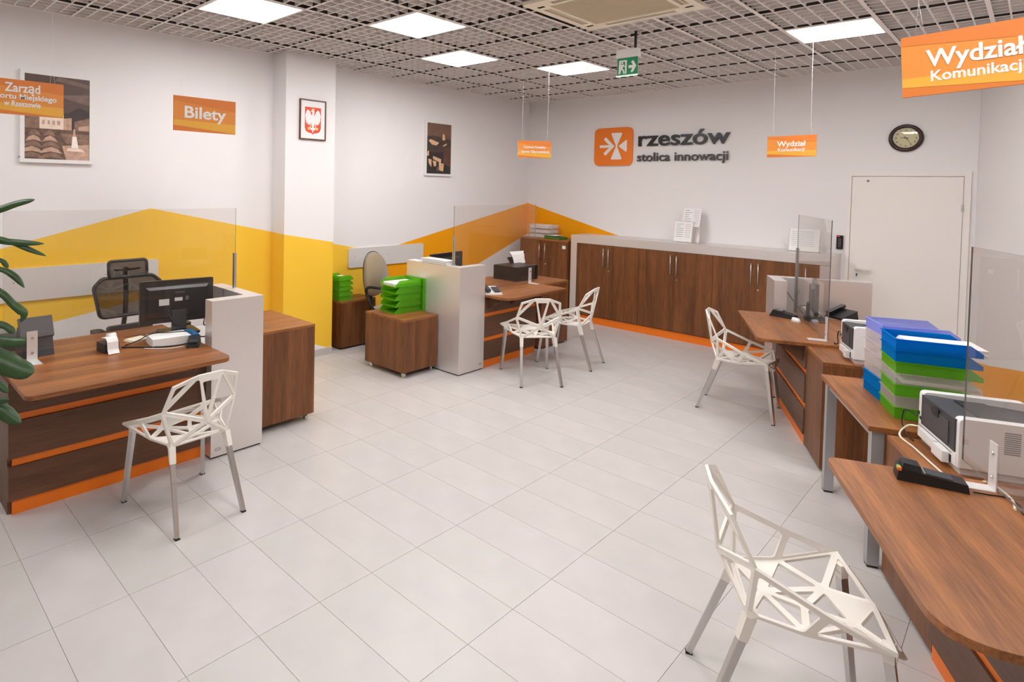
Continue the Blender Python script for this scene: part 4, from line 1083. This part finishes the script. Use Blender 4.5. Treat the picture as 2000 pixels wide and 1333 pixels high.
nb = sheets('cream note pad on the nearest left desk', (-.31, -1.72, DZ), .3, .10, .12, .012, 3, 'note_pad', m_=PAPER2)
ph = thing('card_terminal', 'black card terminal lying against the nearest silver end panel', 'terminal', (.045, -1.475, DZ), math.radians(60))
m = MB(); m.hexa([(-.04, -.08, 0), (.04, -.08, 0), (.04, .07, 0), (-.04, .07, 0)], [(-.036, -.075, .02), (.036, -.075, .02), (.036, .065, .05), (-.036, .065, .05)]); m.build('body', BLACK, ph, bevel=.006)
m = MB(); m.box(-.026, .026, -.06, .0, .028, .036); m.build('keypad', DGREY, ph)
def cable(label, pts, r, m_, name='cable'):
    m = MB(); m.tube(pts, r, 7, sub=6); o = m.build(name, m_); return tag(o, label, 'cable')
z = DZ + .0045
cable('thick black cable along the front of the white carton', [(-.17, -1.86, z), (-.12, -1.80, z), (-.075, -1.74, z), (-.02, -1.66, z), (.005, -1.57, z), (.01, -1.50, z + .002)], .0042, BLACK)
cable('thin white cable in front of the white carton', [(-.06, -1.76, DZ + .003), (-.005, -1.70, DZ + .003), (.045, -1.62, DZ + .003), (.05, -1.545, DZ + .003)], .0028, WIRE)
cable('black cable crossing over the white carton', [(-.20, -1.83, z), (-.16, -1.76, z + .03), (-.15, -1.68, DZ + .067), (-.12, -1.58, DZ + .067), (-.06, -1.46, DZ + .066), (-.03, -1.435, z + .02)], .0035, BLACK)
cable('black cable hanging beside the monitor stand', [(-.24, -1.535, DZ + .20), (-.215, -1.52, DZ + .13), (-.20, -1.49, DZ + .075)], .003, BLACK)
cable('tangled black cable between the monitor and the silver panel', [(-.30, -1.24, DZ + .09), (-.24, -1.27, DZ + .05), (-.17, -1.24, DZ + .08), (-.12, -1.28, DZ + .03), (-.10, -1.33, z), (-.16, -1.37, z)], .0045, BLACK)

# middle desk things
sheets('pile of white papers on top of the silver panel beside the green trays', (-.30, 1.235, 1.056), math.radians(88), .12, .36, .045, 8, jit=.012)
sheets('loose white sheet at the back end of the silver panel beside the green trays', (-.60, 1.225, 1.056), math.radians(80), .08, .14, .004, 1)
ip = thing('inkjet_printer', 'black inkjet printer with white sheet in its rear feeder on the middle left desk', 'printer', (-.40, 2.70, DZ), ROT_L)
m = MB(); m.box(-.215, .215, -.165, .165, 0, .165); m.build('body', BLACK, ip, bevel=.02, seg=3)
m = MB(); m.box(-.13, .13, -.1665, -.14, .02, .065); m.build('output_slot', BLACKG, ip)
m = MB(); m.hexa([(.06, .10, .15), (.20, .10, .15), (.20, .115, .15), (.06, .115, .15)], [(.06, .17, .23), (.20, .17, .23), (.20, .185, .23), (.06, .185, .23)]); m.build('paper_support', BLACKG, ip)
m = MB()
Pg = [(.09, .15), (.115, .20), (.145, .25), (.19, .28)]
Q_ = [(.04, .19, -.02), (.045, .2, -.0), (.05, .22, .01), (.06, .25, .015)]
for i in range(3):
    m.face([(Q_[i][0] + .06, Pg[i][0], Pg[i][1] + Q_[i][2]), (Q_[i][1] + .13, Pg[i][0], Pg[i][1] + .01), (Q_[i + 1][1] + .13 + i * .02, Pg[i + 1][0], Pg[i + 1][1] + .01), (Q_[i + 1][0] + .06, Pg[i + 1][0], Pg[i + 1][1] + Q_[i + 1][2])])
pp = m.build('sheet', PAPER, ip); s_ = pp.modifiers.new('thick', 'SOLIDIFY'); s_.thickness = .0012
ph = thing('telephone', 'grey desk telephone peeking out right of the silver panel on the middle left desk', 'telephone', (.05, 1.668, DZ), math.radians(60))
m = MB(); m.hexa([(-.09, -.09, 0), (.09, -.09, 0), (.09, .09, 0), (-.09, .09, 0)], [(-.085, -.085, .015), (.085, -.085, .015), (.085, .085, .06), (-.085, .085, .06)]); m.build('body', LGREY, ph, bevel=.006)
m = MB(); m.hexa([(.01, -.075, .026), (.075, -.075, .026), (.075, .04, .052), (.01, .04, .052)], [(.01, -.075, .034), (.075, -.075, .034), (.075, .04, .06), (.01, .04, .06)]); m.build('keypad', DGREY, ph)
m = MB(); m.hexa([(-.08, -.085, .03), (-.035, -.085, .03), (-.035, .085, .065), (-.08, .085, .065)], [(-.08, -.085, .055), (-.035, -.085, .055), (-.035, .085, .09), (-.08, .085, .09)]); m.build('handset', DGREY, ph, bevel=.008)

# ------------------------------------------------------------------ laser printers
def laser(label, loc, rz, W_, D_, H_):
    # rear side (grey door) faces local -y, vents on local +x side
    t = thing('laser_printer', label, 'printer', loc, rz); w2 = W_ / 2; f = .045
    m = MB(); m.prism(rpoly([(0.0, .03), (.0, H_), (D_, H_ * 1.0), (D_, .03)], [.0, .022, .03, .0], 4), -w2, -w2 + f, 'x'); m.build('side_cover', WPLAS, t, bevel=.003)
    m = MB(); m.prism(rpoly([(0.0, .03), (.0, H_), (D_, H_ * 1.0), (D_, .03)], [.0, .022, .03, .0], 4), w2 - f, w2, 'x'); sc_ = m.build('side_cover', WPLAS, t, bevel=.003)
    m = MB()
    for r in range(11):
        for q in range(2):
            y = D_ * .38 + q * .062; z = H_ * .48 + r * .0085; m.box(w2 - .001, w2 + .0008, y, y + .052, z, z + .0048)
    m.build('vent', MGREY, sc_)
    m = MB(); m.box(-w2 + f, w2 - f, .012, D_ - .01, .03, H_ - .055); m.build('body', WPLAS, t)
    m = MB(); m.box(-w2 + .012, w2 - .012, -.004, .012, .03, H_ * .36); m.box(-w2 + .06, .02, -.022, -.004, .035, H_ * .30); m.box(.025, w2 - .07, -.028, -.004, .02, H_ * .28); lw = m.build('lower_cover', WPLAS, t, bevel=.003)
    m = MB(); m.box(w2 - .066, w2 - .05, -.006, -.0042, .03, H_ * .26); m.box(-w2 + .02, w2 - .05, -.0055, -.004, H_ * .31, H_ * .318); m.build('opening', DARK, lw)
    m = MB(); m.box(-w2 + f, w2 - f + .02, -.006, .05, H_ * .37, H_ - .012); dd = m.build('rear_door', DGREY, t, bevel=.006)
    m = MB(); m.box(-w2 + .075, w2 - .075, -.0095, -.0058, H_ * .42, H_ * .84); m.build('inner_flap', mat('printer_flap', (72, 72, 75), .5), dd, bevel=.002)
    m = MB(); m.prism(rrect(-.035, .035, H_ * .76, H_ * .9, .006), -.0125, -.0096, 'y'); m.build('door_latch', BLACK, dd)
    m = MB(); m.hexa([(-w2 + f, .05, H_ - .056), (w2 - f, .05, H_ - .056), (w2 - f, D_ - .02, H_ - .056), (-w2 + f, D_ - .02, H_ - .056)], [(-w2 + f, .05, H_ - .013), (w2 - f, .05, H_ - .013), (w2 - f, D_ - .02, H_ - .035), (-w2 + f, D_ - .02, H_ - .035)]); m.build('output_tray', DGREY, t)
    m = MB(); m.box(-w2 + f + .03, w2 - f - .03, .10, D_ * .55, H_ - .0155, H_ - .0125); m.build('tray_recess', BLACK, t)
    m = MB(); m.box(-w2 + .01, w2 - .01, .01, D_ - .01, 0.0, .03); m.build('base', LGREY, t)
    m = MB(); m.box(-w2 - .001, -w2 + .012, -.0035, .0, H_ * .5, H_ * .57); m.box(-w2 + .012, -w2 + .03, -.0015, .0, H_ * .42, H_ * .48); m.build('usb_socket', BLACK, t)
    return t
laser('large white laser printer with dark grey rear door near the right edge', rf(.415, .135, .6885), ROT_R, .40, .38, .235)
laser('smaller white laser printer in front of the far right glass screen', rf(1.945, .185, .7315), ROT_R, .30, .36, .24)
cable('cream power cable looping from the near printer across the cabinet', [rf(.60, .128, .75), rf(.635, .10, .735), rf(.60, .06, .695), rf(.45, .07, .693), rf(.28, .075, .693), rf(.12, .09, .693), rf(.045, .12, .725), rf(.0, .145, .757), rf(-.12, .16, .757), rf(-.22, .13, .757)], .0042, PAPER2)
cable('short black signal cable plugged into the near printer', [rf(.600, .128, .80), rf(.66, .10, .805), rf(.665, .09, .78), rf(.655, .085, .74), rf(.61, .09, .70), rf(.56, .1, .692)], .003, BLACK)
cable('black cable behind the far right glass foot', [rf(2.10, .20, .86), rf(2.2, .20, .86), rf(2.235, .20, .82), rf(2.22, .20, .77), rf(2.26, .19, .757), rf(2.30, .2, .757)], .004, BLACK)
ct = thing('card_terminal', 'black card payment terminal with coloured keys on the near right desk', 'terminal', (3.64, -.18, .7525), math.radians(-76))
m = MB(); m.hexa([(-.042, -.105, 0), (.042, -.105, 0), (.042, .105, 0), (-.042, .105, 0)], [(-.038, -.10, .03), (.038, -.10, .03), (.038, .10, .045), (-.038, .10, .045)]); m.build('body', BLACK, ct, bevel=.008, seg=3)
ct.rotation_euler = (0, 0, math.radians(106))
m = MB(); m.hexa([(-.038, .03, .0405), (.038, .03, .0405), (.038, .09, .0445), (-.038, .09, .0445)], [(-.03, .035, .062), (.03, .035, .062), (.03, .085, .066), (-.03, .085, .066)]); m.build('paper_lid', BLACK, ct, bevel=.004)
m = MB(); m.hexa([(-.03, -.06, .0345), (.03, -.06, .0345), (.03, .015, .0395), (-.03, .015, .0395)], [(-.03, -.06, .0355), (.03, -.06, .0355), (.03, .015, .0408), (-.03, .015, .0408)]); m.build('display', DGREY, ct)
m = MB(); m.box(-.03, .03, .018, .024, .039, .0415); m.build('silver_strip', ALU, ct)
for k, col in enumerate(((226, 110, 40), (236, 196, 60), (70, 170, 80))):
    m = MB(); m.box(-.040 + k * .012, -.029 + k * .012, .092, .1035, .036, .0465); m.build('key', mat('key_%d' % k, col, .4), ct)
cable('thin black cable with white tag from the card terminal on the near right desk', [(3.76, -.17, .758), (3.80, -.15, .757), (3.845, -.13, .757), (3.88, -.17, .757), (3.89, -.23, .757)], .003, BLACK)
bt = thing('pump_bottle', 'clear bottle with black collar at the right picture edge on the near desk', 'bottle', (3.915, -.225, .7525), 0)
m = MB(); m.lathe([(.032, 0), (.034, .01), (.034, .012)], n=20); m.build('stand', mat('smoky_plastic', (92, 84, 80), .3), bt)
m = MB(); m.cyl((0, 0, .0122), (0, .0, .075), .016, .02, n=18); m.build('collar', BLACK, bt)
m = MB(); m.lathe([(.014, .0752), (.02, .085), (.02, .12), (.012, .135)], n=18); m.build('bottle_body', TR['clear'], bt)

# far right desk clutter
ft = thing('card_terminal', 'black card payment terminal on the far right desk', 'terminal', rf(3.17, .03, .7525), math.radians(80))
m = MB(); m.hexa([(-.045, -.10, 0), (.045, -.10, 0), (.045, .10, 0), (-.045, .10, 0)], [(-.04, -.095, .03), (.04, -.095, .03), (.04, .07, .06), (-.04, .07, .06)]); m.build('body', BLACK, ft, bevel=.01, seg=3)
m = MB(); m.box(-.03, .03, .0, .05, .052, .062); m.build('display', MGREY, ft)
ms = thing('computer_mouse', 'white computer mouse on the far right desk', 'mouse', rf(3.0, .09, .7525), math.radians(40))
m = MB(); m.hexa([(x * .034, y * .055, 0) for x, y in ((math.cos(k * PI / 6), math.sin(k * PI / 6)) for k in range(12))], [(x * .022, y * .04, .032) for x, y in ((math.cos(k * PI / 6), math.sin(k * PI / 6)) for k in range(12))]); m.build('shell', WPLAS, ms, bevel=.008, seg=2, smooth=True)
tp = thing('telephone', 'black desk telephone beside the far right glass screen', 'telephone', rf(3.36, .50, .7525), ROT_R + .6); tp.scale = (.85, .85, .85)
m = MB(); m.hexa([(-.1, -.1, 0), (.1, -.1, 0), (.1, .1, 0), (-.1, .1, 0)], [(-.095, -.095, .02), (.095, -.095, .02), (.095, .09, .09), (-.095, .09, .09)]); m.build('body', BLACK, tp, bevel=.006)
m = MB(); m.hexa([(-.09, -.095, .03), (-.04, -.095, .03), (-.04, .095, .10), (-.09, .095, .10)], [(-.09, -.095, .06), (-.04, -.095, .06), (-.04, .095, .13), (-.09, .095, .13)]); m.build('handset', BLACKG, tp, bevel=.008)
sheets('crumpled white papers behind the monitor on the far right desk', rf(3.40, .27, .7525), .5, .11, .11, .06, 4, jit=.02)
cable('black cables in the corner of the far silver panel', [rf(3.52, .10, .95), rf(3.45, .16, .85), rf(3.38, .22, .76), rf(3.30, .28, .757), rf(3.2, .25, .757)], .003, BLACK)
cable('second black cable curling by the far silver panel', [rf(3.5, .2, .80), rf(3.42, .25, .83), rf(3.32, .3, .80), rf(3.24, .34, .757)], .003, BLACK)

# ------------------------------------------------------------------ plant at the left edge
pl = thing('potted_dracaena', 'green potted plant with long drooping leaves at the left picture edge', 'plant', (.70, -2.94, 0), 0)
m = MB(); m.lathe([(.10, 0), (.13, .26), (.14, .28), (.125, .28), (.12, .25)], n=24); m.build('pot', POT, pl)
m = MB(); m.cyl((0, 0, .22), (0, 0, .25), .119, n=20); m.build('soil', SOIL, pl)
m = MB(); m.tube([(0, 0, .25), (.01, .01, .8), (.0, .02, 1.3), (.02, .01, 1.75)], .022, 10); m.build('trunk', BARK, pl)
LV = [([(0.996, -2.768, 1.697), (1.038, -2.724, 1.719), (1.086, -2.672, 1.744), (1.132, -2.623, 1.758)], .034, 1.58),
      ([(0.985, -2.783, 1.607), (1.042, -2.724, 1.592), (1.106, -2.658, 1.586), (1.164, -2.597, 1.583)], .026, 1.5),
      ([(1.0, -2.769, 1.599), (1.07, -2.695, 1.589), (1.121, -2.643, 1.561), (1.171, -2.591, 1.534)], .022, 1.52),
      ([(0.988, -2.784, 1.529), (1.045, -2.725, 1.514), (1.06, -2.71, 1.498), (1.069, -2.701, 1.482)], .018, 1.4),
      ([(0.983, -2.792, 1.472), (1.046, -2.725, 1.478), (1.086, -2.683, 1.45), (1.116, -2.654, 1.404)], .024, 1.38),
      ([(0.985, -2.792, 1.406), (1.049, -2.725, 1.384), (1.086, -2.688, 1.338), (1.115, -2.659, 1.304), (1.11, -2.667, 1.267)], .032, 1.3),
      ([(0.991, -2.793, 1.253), (1.054, -2.726, 1.257), (1.08, -2.699, 1.241), (1.093, -2.686, 1.221)], .03, 1.12),
      ([(0.972, -2.815, 1.193), (1.056, -2.726, 1.192), (1.095, -2.685, 1.189), (1.129, -2.649, 1.192)], .044, 1.05),
      ([(0.973, -2.816, 1.14), (1.059, -2.727, 1.112), (1.109, -2.675, 1.083), (1.153, -2.629, 1.068)], .088, .95),
      ([(0.979, -2.816, 0.967), (1.065, -2.728, 0.918), (1.097, -2.695, 0.886), (1.125, -2.667, 0.865)], .052, .85),
      ([(0.992, -2.801, 1.008), (1.048, -2.742, 1.016), (1.069, -2.72, 1.004), (1.086, -2.704, 0.984)], .03, .9),
      ([(0.993, -2.802, 0.967), (1.05, -2.742, 0.952), (1.078, -2.713, 0.955), (1.089, -2.701, 0.956)], .026, .88)]
def leaf(path, wd, z0):
    st = Vector((.71, -2.93, z0)); P = [st] + [Vector(p) for p in path]
    P = [p - Vector((.70, -2.94, 0)) for p in P]
    S = spline(P, 6); n = len(S); m = MB(); rows = []
    for i, p in enumerate(S):
        t = i / (n - 1); d = (S[min(i + 1, n - 1)] - S[max(i - 1, 0)]).normalized()
        up = Vector((.62, -.45, .55)); sd = d.cross(up)
        if sd.length < .05: sd = Vector((0, 0, 1))
        sd.normalize(); nr = sd.cross(d)
        ww = wd / 2 * (min(1, .35 + 2.2 * t) if t < .5 else 1) * (1 if t < .75 else max(.06, 1 - ((t - .75) / .25) ** 2.2))
        ww *= 1 + .10 * math.sin(11 * t + z0 * 9)
        rows.append([m.bm.verts.new(p + sd * ww - nr * ww * .25), m.bm.verts.new(p), m.bm.verts.new(p - sd * ww - nr * ww * .25)])
    for a_, b_ in zip(rows, rows[1:]):
        for q in range(2): m.bm.faces.new((a_[q], a_[q + 1], b_[q + 1], b_[q])).smooth = True
    o = m.build('leaf', LEAF, pl); s_ = o.modifiers.new('thick', 'SOLIDIFY'); s_.thickness = .0012
for a_ in LV: leaf(*a_)
for k in range(14):   # leaves on the far side of the trunk, out of the picture
    an = math.radians(150 + k * 16); zz = .85 + .06 * k
    c_, s2 = math.cos(an), math.sin(an)
    leaf([(.70 + .12 * c_, -2.94 + .12 * s2, zz + .08), (.70 + .3 * c_, -2.94 + .3 * s2, zz + .10), (.70 + .45 * c_, -2.94 + .45 * s2, zz - .0)], .05, zz)
print('TILES', ntile, 'PANELS', npan)
